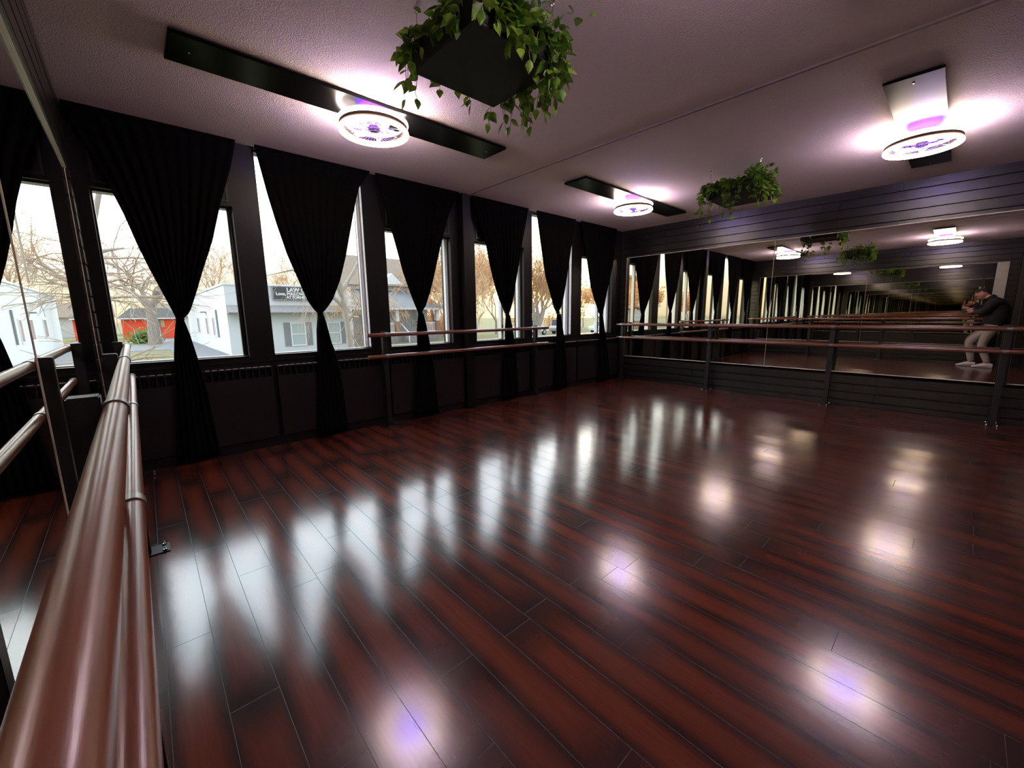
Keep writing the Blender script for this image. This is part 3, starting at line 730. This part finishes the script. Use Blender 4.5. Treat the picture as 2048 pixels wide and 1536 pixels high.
def shoe(x, yh, yt):
    m = MB(); ln = yt - yh
    prof = [(0.0, .036, .085, .0), (.12, .044, .105, .0), (.3, .046, .110, .0), (.5, .047, .092, .0), (.75, .050, .058, .0), (.92, .040, .036, .0), (1.0, .018, .026, .0)]
    for f, wd, ht, _ in prof:
        y = yh + ln * f
        for k in range(12):
            a_ = 2 * PI * k / 12; c, s = math.cos(a_), math.sin(a_)
            m.v.append((x + wd * c, y, 0.002 + max(0, (0.5 + 0.5 * s)) * ht) if s > -0.6 else (x + wd * 1.02 * c, y, 0.002))
    for i in range(len(prof) - 1):
        for k in range(12):
            k2 = (k + 1) % 12; m.f.append((i * 12 + k, i * 12 + k2, i * 12 + 12 + k2, i * 12 + 12 + k))
    m.f.append(tuple(range(12))); m.f.append(tuple(6 * 12 + k for k in range(12)))
    m.v = [tuple(Vector(v) - PB) for v in m.v]
    m.build('shoe', M['shoe'], person, True)
shoe(.565, -5.045, -4.745); shoe(.36, -4.80, -4.505)
# hands: palm plus five fingers each closing on the phone
fw = Vector((0.6669, 0.7260, -0.1680)); rt = Vector((0.7363, -0.6766, -0.0066)); up_ = rt.cross(fw)
def hand(wrist, palm, tips, thumb, nm):
    vs = [wrist, wrist.lerp(palm, 0.5), palm]; es = [(0, 1), (1, 2)]; rd = [.027, .034, .038]
    for (k1, k2, tip) in tips:
        i = len(vs); vs += [k1, k2, tip]; es += [(2, i), (i, i + 1), (i + 1, i + 2)]; rd += [.0105, .0095, .008]
    i = len(vs); vs += thumb; es += [(1, i), (i, i + 1), (i + 1, i + 2)]; rd += [.013, .011, .009]
    return skin_obj(nm, M['skin'], [tuple(v - PB) for v in vs], es, rd, person, 0, 2)
pc = Cm + rt * 0.045 - fw * 0.030 - up_ * 0.018
def pp(a, b, c): return pc + rt * a + up_ * b + fw * c
hand(Vector((.36, -4.635, 1.215)), pp(.100, -.045, -.030),
     [(pp(.095 - .004 * k, -.02 + .018 * k, .012), pp(.082 - .003 * k, -.018 + .018 * k, .016), pp(.060 - .003 * k, -.016 + .018 * k, .014)) for k in range(3)] + [(pp(.095, -.052, .008), pp(.080, -.054, .014), pp(.062, -.053, .012))],
     [pp(.095, -.01, -.035), pp(.075, .008, -.026), pp(.055, .014, -.016)], 'right_hand')
hand(Vector((.195, -4.575, 1.275)), pp(-.105, .045, -.055),
     [(pp(-.098 + .012 * k, .085 + .012 * k, -.050), pp(-.085 + .016 * k, .105 + .020 * k, -.036), pp(-.070 + .018 * k, .100 + .034 * k, -.020)) for k in range(4)],
     [pp(-.095, .015, -.040), pp(-.085, -.005, -.026), pp(-.068, -.012, -.016)], 'left_hand')
ph = thing('smartphone', 'dark smartphone held sideways by the person in the mirror', 'phone', tuple(pc))
R3 = Matrix((rt, up_, fw)).transposed().to_4x4()
ph.rotation_euler = R3.to_euler()
MB().box(-.073, .073, -.036, .036, -.004, .004).build('phone_body', M['phone'], ph, bevel=0.003)
MB().box(-.068, -.036, .002, .034, .004, .006).build('camera_bump', M['phone'], ph, bevel=0.001)
for a_, b_ in ((-.060, .026), (-.060, .010), (-.045, .018)):
    MB().lathe([(0.0001, .0085), (.006, .0085), (.0065, .006)], 14, (a_, b_, 0)).build('lens', M['carglass'], ph, True)

# ------------------------------------------------------------------ outdoors
G = -1.1
struct(MB().box(-160, 200, 0.3, 220, G - 0.2, G).build('ground', M['lawn']))
struct(MB().box(2.1, 4.55, 14, 70, G, G + 0.02).build('driveway', M['asphalt']))
struct(MB().box(-120, 2.1, 36, 44, G, G + 0.02).box(4.55 + 8.6, 160, 17.5, 27, G, G + 0.02).build('street', M['asphalt']))

# law office
law = thing('office_building', 'white office building with a black sign and grey mansard band', 'building', (4.6, 26.38, G))
MB().box(0, 7.75, 0, 24, 0, 4.35).build('wall', M['white_wall'], law)
MB().box(-0.06, 7.81, -0.06, 24.1, 4.35, 4.47).build('parapet', M['whitetrim'], law)
MB().prism([(-0.02, 3.12), (-0.02, 2.62), (-0.75, 2.62), (-0.75, 2.68)], 'x', 0.0, 7.45).build('mansard_band', M['mansard'], law)
MB().box(7.45, 7.75, -0.12, 0, 0, 4.3).build('corner_board', M['whitetrim'], law)
def sash(parent, x0, x1, z0, z1, y, shut=True):
    f = MB().box(x0, x1, y - 0.06, y, z0, z0 + 0.08).box(x0, x1, y - 0.06, y, z1 - 0.08, z1).box(x0, x0 + 0.08, y - 0.06, y, z0 + .08, z1 - .08).box(x1 - 0.08, x1, y - 0.06, y, z0 + .08, z1 - .08)
    zm = (z0 + z1) / 2; f.box(x0 + .08, x1 - .08, y - 0.06, y, zm - 0.03, zm + 0.03)
    w_ = f.build('window', M['whitetrim'], parent)
    MB().box(x0 + .08, x1 - .08, y - 0.03, y - 0.005, z0 + .08, zm - .03).box(x0 + .08, x1 - .08, y - 0.03, y - 0.005, zm + .03, z1 - .08).build('pane', M['paneout'], w_)
    if shut:
        for a_, b_ in ((x0 - 0.40, x0 - 0.02), (x1 + 0.02, x1 + 0.40)):
            s = MB().box(a_, b_, y - 0.05, y, z0 + .02, z1)
            for k in range(14):
                z = z0 + 0.1 + (z1 - z0 - 0.15) * k / 14; s.box(a_ + 0.05, b_ - 0.05, y - 0.06, y - 0.05, z, z + 0.05)
            s.build('shutter', M['shutter'], parent)
sash(law, 3.49, 4.46, 0.38, 1.98, 0.0); sash(law, 5.90, 6.85, 0.38, 1.98, 0.0)
for y0, y1 in ((5.6, 6.5), (9.0, 10.2), (14.5, 16.0)):
    w_ = MB().box(-0.04, 0, y0, y1, 1.0, 2.45).build('window', M['whitetrim'], law)
    MB().box(-0.05, -0.04, y0 + .1, y1 - .1, 1.1, 2.35).build('pane', M['paneout'], w_)
MB().tube([(-0.06, 4.0, 2.9), (-0.06, 4.0, 1.0)], 0.05, 8).build('downpipe', M['shutter'], law)
MB().box(-0.35, 0, 9.4, 9.9, 2.75, 2.85).build('wall_lamp', M['shutter'], law)

def text_mesh(txt, size, name, mat, parent, loc, bold=0.0):
    cu = bpy.data.curves.new(name, 'FONT'); cu.body = txt; cu.size = size; cu.extrude = 0.01; cu.align_x = 'LEFT'; cu.offset = bold
    o = bpy.data.objects.new(name, cu); COL.objects.link(o)
    dg = bpy.context.evaluated_depsgraph_get(); me = bpy.data.meshes.new_from_object(o.evaluated_get(dg))
    bpy.data.objects.remove(o)
    me.materials.clear(); me.materials.append(mat)
    n = bpy.data.objects.new(name, me); COL.objects.link(n); n.parent = parent
    n.location = loc; n.rotation_euler = (PI / 2, 0, 0)
    return n
sg = thing('office_sign', 'black sign with white law office lettering above the mansard band', 'sign', (7.24, 26.21, 2.42))
MB().box(0, 3.5, 0, 0.07, 0, 0.80).build('sign_board', M['signblack'], sg)
MB().box(-0.05, 3.55, -0.01, 0.06, -0.05, 0.0).box(-0.05, 3.55, -0.01, 0.06, 0.80, 0.85).box(-0.05, 0, -0.01, 0.06, 0, 0.8).box(3.5, 3.55, -0.01, 0.06, 0, 0.8).build('sign_frame', M['shutter'], sg)
text_mesh('LAW OFFICES', 0.36, 'top_lettering', M['whitetrim'], sg, (0.80, -0.015, 0.50), 0.012)
text_mesh('Loos, MAKOWSKI &', 0.27, 'middle_lettering', M['whitetrim'], sg, (0.14, -0.015, 0.27), 0.010)
text_mesh('ATTORNEYS AT LAW', 0.25, 'bottom_lettering', M['whitetrim'], sg, (0.76, -0.015, 0.05), 0.010)

# red shed and neighbours far down the yard
sh = thing('garage', 'red-orange garage with a grey roof beyond the lawn', 'garage', (-0.7, 60, G))
MB().box(0, 5.2, 0, 5, 0, 2.36).build('wall', M['red'], sh)
MB().prism([(-0.4, 2.36), (5.4, 2.36), (4.2, 3.55), (0.9, 3.55)], 'y', -0.4, 5.4).build('roof', M['roofgrey'], sh)
MB().box(-0.3, 5.4, -0.45, -0.35, 2.3, 2.42).build('gutter', M['whitetrim'], sh)
MB().box(2.55, 3.35, -0.06, 0, 0.0, 2.25).build('door', M['shutter'], sh)
MB().box(3.4, 3.75, -0.08, 0, 1.3, 2.2).build('notice_board', M['twig_warm'], sh)
fh = thing('house', 'low house with a brown roof behind the red garage', 'house', (4.5, 74, G))
MB().box(-2, 3.4, 0, 8, 0, 2.6).build('wall', M['white_wall'], fh)
MB().prism([(-0.5, 2.6), (8.5, 2.6), (4, 4.6)], 'x', -2.4, 3.8).build('roof', M['roofbrown'], fh)
f2 = thing('house', 'pale house with a brown roof left of the white office in the mirror', 'house', (-9, 78, G))
MB().box(0, 7.0, 0, 8, 0, 2.6).build('wall', M['white_wall'], f2)
MB().prism([(-0.5, 2.6), (8.5, 2.6), (4, 4.6)], 'x', -0.4, 7.4).build('roof', M['roofbrown'], f2)

# porch house
hs = thing('house', 'white house with a columned porch behind the third window', 'house', (16.9, 32.5, G))
MB().box(-3, 5.6, 0, 9, 0, 5.3).build('wall', M['white_wall'], hs)
MB().prism([(-0.6, 5.1), (9.6, 5.1), (4.5, 8.3)], 'x', -3.5, 6.0).build('roof', M['roofbrown'], hs)
MB().add([(-3.2, -2.7, 3.05), (6.0, -2.7, 3.05), (4.6, 0, 4.75), (-3.2, 0, 4.75), (-3.2, -2.7, 2.95), (6.0, -2.7, 2.95), (6.0, 0, 2.95), (-3.2, 0, 2.95)],
         [(0, 1, 2, 3), (4, 7, 6, 5), (0, 4, 5, 1), (1, 5, 6, 2), (0, 3, 7, 4), (2, 6, 7, 3)]).build('porch_roof', M['roofgrey'], hs)
MB().box(-3.2, 6.0, -2.75, -2.70, 2.9, 3.08).build('fascia', M['whitetrim'], hs)
MB().box(-3, 5.6, -2.5, 0, 0, 0.75).build('porch_floor', M['mansard'], hs)
for x in (-0.9, 1.05, 3.35, 5.3):
    c = MB().box(x - 0.22, x + 0.22, -2.5, -2.1, 0.75, 1.85).build('brick_pier', M['brick'], hs)
    MB().box(x - 0.16, x + 0.16, -2.45, -2.15, 1.85, 2.95).build('column', M['whitetrim'], c)
for xa, xb in ((-0.65, 0.8), (3.6, 5.05)):
    r_ = MB().box(xa, xb, -2.35, -2.27, 1.65, 1.74).box(xa, xb, -2.35, -2.27, 0.85, 0.92)
    for k in range(12): r_.box(xa + 0.06 + (xb - xa - .12) * k / 11 - .02, xa + 0.06 + (xb - xa - .12) * k / 11 + .02, -2.33, -2.29, .92, 1.65)
    r_.build('porch_railing', M['whitetrim'], hs)
st = MB()
for k in range(4): st.box(1.4, 3.0, -2.5 - 0.32 * (4 - k), -2.5 - 0.32 * (3 - k), 0, 0.75 * (k + 1) / 4.5)
st.build('steps', M['mansard'], hs)
for x in (1.38, 3.02):
    MB().tube([(x, -2.4, 1.65), (x, -3.8, 0.85)], 0.05, 6).tube([(x, -3.8, 0.0), (x, -3.8, 0.95)], 0.05, 6).build('step_rail', M['whitetrim'], hs)
sash(hs, 1.35, 2.2, 4.4, 5.25 - .05, 0.0, False); sash(hs, 1.5, 2.6, 1.2, 2.6, 0.0, False); sash(hs, 3.8, 4.8, 1.2, 2.6, 0.0, False)
MB().prism([(0.6, 5.2), (3.0, 5.2), (1.8, 6.3)], 'y', -0.3, 2.0).build('dormer', M['whitetrim'], hs)

# low brick building seen in the far mirror (to the left of the office)
gb = thing('brick_building', 'brown brick building with a grey roof, seen only in the far mirror', 'building', (-50, 30, G))
MB().box(0, 22, 0, 10, 0, 3.3).build('wall', M['brick'], gb)
MB().prism([(-0.8, 3.3), (10.8, 3.3), (5, 6.2)], 'x', -0.8, 22.8).build('roof', M['roofgrey'], gb)
for k in range(6): sash(gb, 1.2 + 3.4 * k, 3.0 + 3.4 * k, 1.2, 2.8, 0.0, False)
ob = thing('brick_building', 'tall orange brick building behind the grey roof, seen in the far mirror', 'building', (-85, 52, G))
MB().box(0, 46, 0, 12, 0, 11.0).build('wall', M['orangebrick'], ob)
MB().box(-0.3, 46.3, -0.3, 12.3, 11.0, 11.6).build('cornice', M['twig_warm'], ob)

# cars
CG = 'parked cars across the street'
def car(loc, rz, paint, label, suv):
    t = thing('car', label, 'car', loc, rz, CG)
    hgt = 1.0 if suv else 0.85
    body = [(-2.25, .35), (-2.3, .75), (-2.2, hgt), (-1.2, hgt + .03), (1.1, hgt + .02), (2.1, hgt - .14), (2.3, .65), (2.25, .35)]
    MB().prism(body, 'y', -0.88, 0.88).build('car_body', paint, t, bevel=0.06)
    top = hgt + (.72 if suv else .52)
    cab = [(-2.05 if suv else -1.5, hgt), (-1.85 if suv else -0.9, top), (0.2, top), (1.05, hgt)]
    cb = MB().prism(cab, 'y', -0.74, 0.74).build('cabin_glass', M['carglass'], t, bevel=0.05)
    MB().box(cab[1][0] - .02, 0.22, -0.73, 0.73, top - .05, top + .03).build('car_roof', paint, t, bevel=0.03)
    pl = MB()
    for s in (-.75, .75):
        for (x0, x1) in ((cab[0], cab[1]), (cab[3], cab[2]), ((-.35, hgt), (-.4, top))): pl.tube([(x0[0], s, x0[1]), (x1[0], s, x1[1])], .04, 6)
    pl.build('roof_pillars', paint, t)
    for x in (-1.4, 1.4):
        for s in (-1, 1):
            w_ = MB().tube([(x, s * .70, .33), (x, s * .90, .33)], .33, 18).build('wheel', M['tyre'], t, True)
            MB().tube([(x, s * .90, .33), (x, s * .915, .33)], .19, 14).build('hub_cap', M['car_silver'], w_, True)
car((34.0, 29.0, G), 0.05, M['car_white'], 'white sport utility car parked behind the round-crowned tree', True)
car((39.3, 28.2, G), 0.1, M['car_silver'], 'silver sport utility car right of the round-crowned tree trunk', True)
car((43.2, 25.2, G), 0.0, M['car_white'], 'pale saloon car low in the last window', False)
car((31.5, 45.0, G), 0.0, M['car_dark'], 'dark saloon car far across the street', False)

# trees
def tube_seg(mb, p0, p1, r0, r1, n=5):
    mb.tube([p0, p1], [r0, r1], n, cap=False)
def tree(name, label, cat, base, height, seed, spread=0.6, depth=5, r0=0.16, mats=('bark', 'twig'), leaves=0, leafmat='rustleaf', limbs=None, droop=0.0, group=None, trunkfrac=0.3, maxseg=2600, kids=(2, 4), tipr=0.006, lsize=0.16):
    rnd = random.Random(seed)
    t = thing(name, label, cat, base, 0, group)
    trunk = MB(); tw = MB(); ends = []; cnt = [0]
    def grow(p, d, ln, r, lv):
        if cnt[0] > maxseg: return
        n = 3 if lv < 3 else 2
        pts = [p]; rr = [r]; q = p; dd = d
        for i in range(n):
            dd = (dd + Vector((rnd.gauss(0, .16), rnd.gauss(0, .16), rnd.gauss(0, .10) + 0.05 - droop * lv * 0.10))).normalized()
            q = q + dd * (ln / n); pts.append(q); rr.append(max(tipr, r * (1 - 0.4 * (i + 1) / n)))
        cnt[0] += n
        (trunk if lv < 2 else tw).tube(pts, rr, 7 if lv < 2 else (4 if lv < 4 else 3), cap=False)
        if lv >= depth: ends.extend(pts[1:]); return
        for k in range(rnd.randint(*kids)):
            f = rnd.uniform(.35, 1.0); i = min(n, max(1, int(round(f * n)))); b = pts[i]
            ax = Vector((rnd.gauss(0, 1), rnd.gauss(0, 1), rnd.gauss(0.25 - droop, .6))).normalized()
            nd = (dd + ax * (spread + rnd.uniform(0, .5))).normalized()
            grow(b, nd, ln * rnd.uniform(.58, .82), max(tipr, rr[i] * rnd.uniform(.5, .72)), lv + 1)
        grow(q, (dd + Vector((rnd.gauss(0, .2), rnd.gauss(0, .2), .1))).normalized(), ln * .78, max(tipr, rr[-1] * .9), lv + 1)
    if limbs:
        for (pts, ra) in limbs:
            pts = [Vector(p) for p in pts]
            rr = [ra * (1 - .9 * i / (len(pts) - 1)) for i in range(len(pts))]
            trunk.tube(pts, rr, 8, cap=False)
            for i in range(1, len(pts)):
                for k in range(3):
                    b = pts[i - 1].lerp(pts[i], rnd.random())
                    d = ((pts[i] - pts[i - 1]).normalized() * .6 + Vector((rnd.gauss(.1, .7), rnd.gauss(0, .6), rnd.gauss(.1 - droop, .6)))).normalized()
                    grow(b, d, height * .16, rr[i] * .45, 2)
    else:
        trunk.tube([Vector((0, 0, 0)), Vector((0, 0, height * trunkfrac * .5)), Vector((0, 0, height * trunkfrac))], [r0 * 1.4, r0, r0 * .9], 9, cap=False)
        for k in range(4):
            a_ = 2 * PI * (k + rnd.random() * .6) / 4
            grow(Vector((0, 0, height * trunkfrac * rnd.uniform(.85, 1))), Vector((math.cos(a_) * spread, math.sin(a_) * spread, .9)).normalized(), height * .24, r0 * .6, 1)
        grow(Vector((0, 0, height * trunkfrac)), Vector((0, 0, 1)), height * .26, r0 * .7, 1)
    trunk.build('trunk', M[mats[0]], t, True)
    tw.build('twigs', M[mats[1]], t)
    if leaves and ends:
        lm = MB()
        for k in range(leaves):
            p = rnd.choice(ends) + Vector((rnd.gauss(0, .25), rnd.gauss(0, .25), rnd.gauss(0, .25)))
            a_ = Vector((rnd.gauss(0, 1), rnd.gauss(0, 1), rnd.gauss(0, 1))).normalized(); b_ = a_.orthogonal().normalized()
            s = rnd.uniform(.5, 1) * lsize
            lm.add([p, p + a_ * s * .5 + b_ * s * .4, p + a_ * s, p + a_ * s * .5 - b_ * s * .4], [(0, 1, 2, 3)])
        lm.build('leaves', M[leafmat], t)
    return t
TG = 'bare woodland trees across the street'
# big bare tree left of the first window, limbs reaching right
tree('bare_tree', 'bare tree with thick limbs filling the first window', 'tree', (-1.6, 11.0, G), 9.0, 21, spread=.7, depth=5, droop=.30, tipr=.006, maxseg=1500,
     limbs=[([(0, 0, 0), (.1, 0, 1.8), (.35, .1, 3.2), (1.3, .3, 4.1), (1.9, .6, 4.3)], .2), ([(.2, .05, 2.4), (.9, .1, 3.6), (1.4, .2, 4.9), (1.75, .3, 6.2), (2.0, .3, 8.0)], .13), ([(.3, .1, 3.0), (.7, .8, 3.1), (1.7, 1.4, 3.5), (2.6, 1.8, 2.9)], .09), ([(.3, .1, 3.0), (-.7, .8, 3.6), (-1.9, 1.4, 4.2), (-3.2, 1.8, 4.0)], .12)])
tree('bare_tree', 'bare leaning tree with hanging branches at the right of the second window', 'tree', (7.15, 13.6, G), 9.0, 33, depth=5, droop=.7, tipr=.006, maxseg=1300, mats=('bark', 'twig'),
     limbs=[([(0, 0, 0), (-.02, 0, 1.6), (-.15, 0, 3.0), (-.35, 0, 4.6), (-.3, .2, 7.5)], .17), ([(-.12, 0, 2.7), (-1.0, .1, 3.7), (-2.0, .2, 4.2), (-3.0, .3, 3.9)], .085), ([(-.2, 0, 3.4), (.6, .4, 4.4), (1.4, .8, 5.6), (1.9, 1, 7)], .09), ([(-.2, 0, 3.2), (-.9, -.3, 4.8), (-1.8, -.5, 6.2), (-2.4, -.5, 7.4)], .08)])
tree('bare_tree', 'bare tree standing behind the white office roof', 'tree', (9.0, 61, G), 13, 41, .55, 5, .22, ('bark', 'twig_warm'), maxseg=1800, tipr=.018, kids=(2, 3))
tree('bare_tree', 'bare tree behind the office, right of its sign', 'tree', (19.0, 62, G), 13, 42, .6, 5, .22, ('bark', 'twig_warm'), maxseg=1500, tipr=.018, kids=(2, 3))
tree('bare_tree', 'large bare yard tree beside the red garage', 'tree', (1.65, 47, G), 11, 43, .7, 5, .42, ('bark', 'twig'), maxseg=2400, tipr=.014, droop=.35, trunkfrac=.33)
tree('bare_tree', 'tangled tan tree in front of the porch house', 'tree', (13.6, 24.5, G), 7.5, 44, .75, 5, .12, ('twig', 'twig_warm'), maxseg=2400, tipr=.009, droop=.5)
tree('round_tree', 'dense round-crowned tree with many upright branches by the cars', 'tree', (27.5, 21.6, G), 10.5, 45, .42, 5, .30, ('bark', 'twig_warm'), maxseg=4200, tipr=.014, trunkfrac=.13, kids=(3, 4), leaves=900, lsize=.22)
specs = [(17.5, 18, 11, 51), (21.5, 24, 13, 52), (25.5, 31, 15, 53), (33, 34, 16, 54), (35, 25.0, 12, 55), (46, 40, 18, 56), (52, 33, 12, 57), (58, 40, 14, 58), (40, 48, 20, 59), (20.5, 26, 13, 60), (27.5, 33.5, 15, 61), (23, 32, 15, 62), (37.5, 37, 17, 63), (44, 32.5, 12, 64), (47, 28.5, 10, 65)]
names = ['slender bare tree just right of the column', 'bare tree with forked trunk in the fourth window', 'rusty leaved tree deep in the fourth window', 'rusty leaved tree behind the round-crowned tree', 'small rusty tree left of the parked cars',
         'tall rusty tree behind the silver car', 'low rusty tree in the last window', 'wide rusty tree at the far right of the last window', 'tall rusty tree far behind the parked cars',
         'thin bare tree in the middle of the fourth window', 'rusty tree filling the right pane of the fourth window', 'slim rusty tree at the left of the fourth window', 'tall rusty tree at the right of the round-crowned tree', 'rusty tree behind the pale saloon car', 'low tan tree at the right pane of the last window']
for (x, y, h_, sd), nm in zip(specs, names):
    tree('woodland_tree', nm, 'tree', (x, y, G), h_ * .8, sd, .42, 5, .13, ('bark', 'twig_warm'), leaves=0 if sd in (51, 52, 60) else 1500, lsize=.34, maxseg=1300, tipr=.016, group=TG, trunkfrac=.13)
for k, (x, y, h_, nm) in enumerate([(-33, 22, 9, 'rust-leaved tree left of the brick building, seen in the far mirror'), (-22, 19, 8, 'rust-leaved tree near the brick building, seen in the far mirror'), (-62, 30, 9, 'rust-leaved tree far left, seen only in the far mirror')]):
    tree('woodland_tree', nm, 'tree', (x, y, G), h_ * .75, 70 + k, .55, 5, .18, ('bark', 'twig_warm'), leaves=2600, lsize=.36, maxseg=1400, tipr=.014, group='rusty trees reflected in the far mirror')
for k, (x, y, w_, h_, nm) in enumerate([(24.5, 35, 3.2, 2.6, 'brown thicket low in the fourth window'), (29.0, 40.0, 3.6, 3.0, 'brown thicket behind the round-crowned tree'), (49, 37, 4.2, 3.0, 'brown thicket behind the pale saloon car'), (38.5, 34.5, 2.6, 2.6, 'brown thicket behind the silver car')]):
    th = thing('thicket', nm, 'bush', (x, y, G), 0, 'brown thickets across the street')
    rnd = random.Random(90 + k); m = MB(); st = MB()
    for q in range(60):
        p = Vector((rnd.gauss(0, w_ * .5), rnd.gauss(0, .7), 0)); e = p + Vector((rnd.gauss(0, .5), rnd.gauss(0, .4), h_ * rnd.uniform(.5, 1.1)))
        st.tube([p, e], [.025, .012], 4, cap=False)
        for j in range(24):
            c = p.lerp(e, rnd.uniform(.1, 1)) + Vector((rnd.gauss(0, .25), rnd.gauss(0, .25), rnd.gauss(0, .2)))
            a_ = Vector((rnd.gauss(0, 1), rnd.gauss(0, 1), rnd.gauss(0, 1))).normalized(); b_ = a_.orthogonal().normalized(); s_ = rnd.uniform(.15, .32)
            m.add([c, c + a_ * s_ * .5 + b_ * s_ * .4, c + a_ * s_, c + a_ * s_ * .5 - b_ * s_ * .4], [(0, 1, 2, 3)])
    st.build('stems', M['twig_warm'], th); m.build('leaves', M['rustleaf'], th)
# conifer behind the porch house
cf = thing('conifer', 'dark pointed conifer behind the porch house', 'tree', (21.5, 44.5, G))
MB().tube([(0, 0, 0), (0, 0, 10.5)], [.25, .04], 8).build('trunk', M['bark'], cf)
rnd = random.Random(4); m = MB()
for k in range(1500):
    z = 1.2 + 9.6 * rnd.random() ** 1.1; R = 2.1 * (1 - (z - 1.0) / 10.2) + .15
    a_ = rnd.uniform(0, 2 * PI); r_ = R * math.sqrt(rnd.random())
    p = Vector((r_ * math.cos(a_), r_ * math.sin(a_), z)); d = Vector((math.cos(a_), math.sin(a_), -.35)).normalized(); s = d.cross(Vector((0, 0, 1))).normalized()
    m.add([p - s * .16, p + d * .55 + Vector((0, 0, .03)), p + s * .16, p + Vector((0, 0, .14))], [(0, 1, 3), (1, 2, 3), (0, 2, 1)])
m.build('needles', M['conifer'], cf)
bs = thing('bush', 'small green bush on the lawn before the red garage', 'bush', (1.0, 49, G)); m = MB()
for k in range(700):
    v = Vector((rnd.gauss(0, .55), rnd.gauss(0, .5), abs(rnd.gauss(.45, .4)))); leaf(m, v, (rnd.gauss(0, 1), rnd.gauss(0, 1), rnd.gauss(.3, 1)), .3, rnd)
m.build('foliage', M['bushleaf'], bs)

# overhead wires and pole
pg = thing('power_line', 'thin dark overhead wires crossing the first window', 'power line', (0, 33, G))
for z0 in (5.6, 8.4):
    MB().tube([(-60 + 8 * k, 0, z0 + .012 * ((-60 + 8 * k - (-8)) / 8.0) ** 2 * 1.2) for k in range(9)], .014, 5).build('wire', M['bark'], pg)
MB().tube([(-60, 0, 0), (-60, 0, 9.6)], [.16, .11], 8).build('pole', M['bark'], pg)
MB().tube([(4, 0, 4.5), (4, 0, 9.0)], [.05, .05], 8).build('mast', M['bark'], pg)

# ------------------------------------------------------------------ sky
wd = bpy.data.worlds.new('sky'); SC.world = wd; wd.use_nodes = True
nt = wd.node_tree; nt.nodes.clear()
out = nt.nodes.new('ShaderNodeOutputWorld'); bg = nt.nodes.new('ShaderNodeBackground')
tc = nt.nodes.new('ShaderNodeTexCoord'); sp_ = nt.nodes.new('ShaderNodeSeparateXYZ'); nt.links.new(tc.outputs['Generated'], sp_.inputs[0])
X, Y, Z = sp_.outputs
def ramp(nt, f, stops):
    r = nt.nodes.new('ShaderNodeValToRGB'); cr = r.color_ramp
    while len(cr.elements) < len(stops): cr.elements.new(0.5)
    for e, (p, c) in zip(cr.elements, stops): e.position = p; e.color = c + (1,)
    sock(nt, r.inputs[0], f); return r.outputs[0]
K = 16.0
front = ramp(nt, Z, [(0.0, (1.15 / K, .93 / K, .62 / K)), (0.06, (1.5 / K, 1.25 / K, .92 / K)), (0.14, (3.0 / K, 2.9 / K, 2.7 / K)), (0.3, (5.6 / K, 5.9 / K, 6.3 / K)), (0.55, (6.3 / K, 7.0 / K, 7.7 / K)), (1.0, (2.2 / K, 2.6 / K, 3.1 / K))])
back = ramp(nt, Z, [(0.0, (1.5 / K, 1.55 / K, 1.6 / K)), (0.4, (1.7 / K, 1.9 / K, 2.1 / K)), (1.0, (2.2 / K, 2.6 / K, 3.1 / K))])
ff = sstep(nt, Y, -0.15, 0.25)
col = mixc(nt, ff, back, front)
az = math.radians(56); el = math.radians(5)
dp = mth(nt, 'ADD', mth(nt, 'ADD', mth(nt, 'MULTIPLY', X, math.sin(az) * math.cos(el)), mth(nt, 'MULTIPLY', Y, math.cos(az) * math.cos(el))), mth(nt, 'MULTIPLY', Z, math.sin(el)))
glow = mth(nt, 'POWER', mth(nt, 'MAXIMUM', dp, 0.0), 60.0)
gcol = mixc(nt, glow, (0, 0, 0), (11.0 / K, 7.6 / K, 2.6 / K))
addn = nt.nodes.new('ShaderNodeVectorMath'); addn.operation = 'ADD'; nt.links.new(col, addn.inputs[0]); nt.links.new(gcol, addn.inputs[1])
gnd = sstep(nt, Z, -0.02, 0.0)
colf = mixc(nt, gnd, (0.3 / K, 0.28 / K, 0.22 / K), addn.outputs[0])
nt.links.new(colf, bg.inputs[0]); bg.inputs[1].default_value = K * 0.82
nt.links.new(bg.outputs[0], out.inputs[0])

# ------------------------------------------------------------------ camera
cam = bpy.data.cameras.new('camera'); co = bpy.data.objects.new('camera', cam); COL.objects.link(co)
f_px = 815.083
cam.sensor_fit = 'HORIZONTAL'; cam.sensor_width = 36.0; cam.lens = 36.0 * f_px / 2048.0
cam.clip_start = 0.005; cam.clip_end = 500
yaw, pitch, roll = 0.7429906879893285, 0.16878826130817762, -0.011107306144077995
f_ = Vector((math.sin(yaw) * math.cos(pitch), math.cos(yaw) * math.cos(pitch), -math.sin(pitch)))
r_ = Vector((math.cos(yaw), -math.sin(yaw), 0)); u_ = r_.cross(f_)
r2 = r_ * math.cos(roll) + u_ * math.sin(roll); u2 = u_ * math.cos(roll) - r_ * math.sin(roll)
mw = Matrix((r2, u2, -f_)).transposed().to_4x4(); mw.translation = Cm
co.matrix_world = mw
SC.camera = co

# ------------------------------------------------------------------ render look
SC.view_settings.view_transform = 'Standard'; SC.view_settings.look = 'None'
SC.view_settings.gamma = 1.0; SC.view_settings.exposure = 0.36; SC.view_settings.use_curve_mapping = False
cy = SC.cycles
cy.max_bounces = 24; cy.diffuse_bounces = 4; cy.glossy_bounces = 20; cy.transparent_max_bounces = 24; cy.transmission_bounces = 8
cy.use_denoising = True; cy.sample_clamp_indirect = 8.0
cy.caustics_reflective = True; cy.caustics_refractive = False; cy.blur_glossy = 0.3
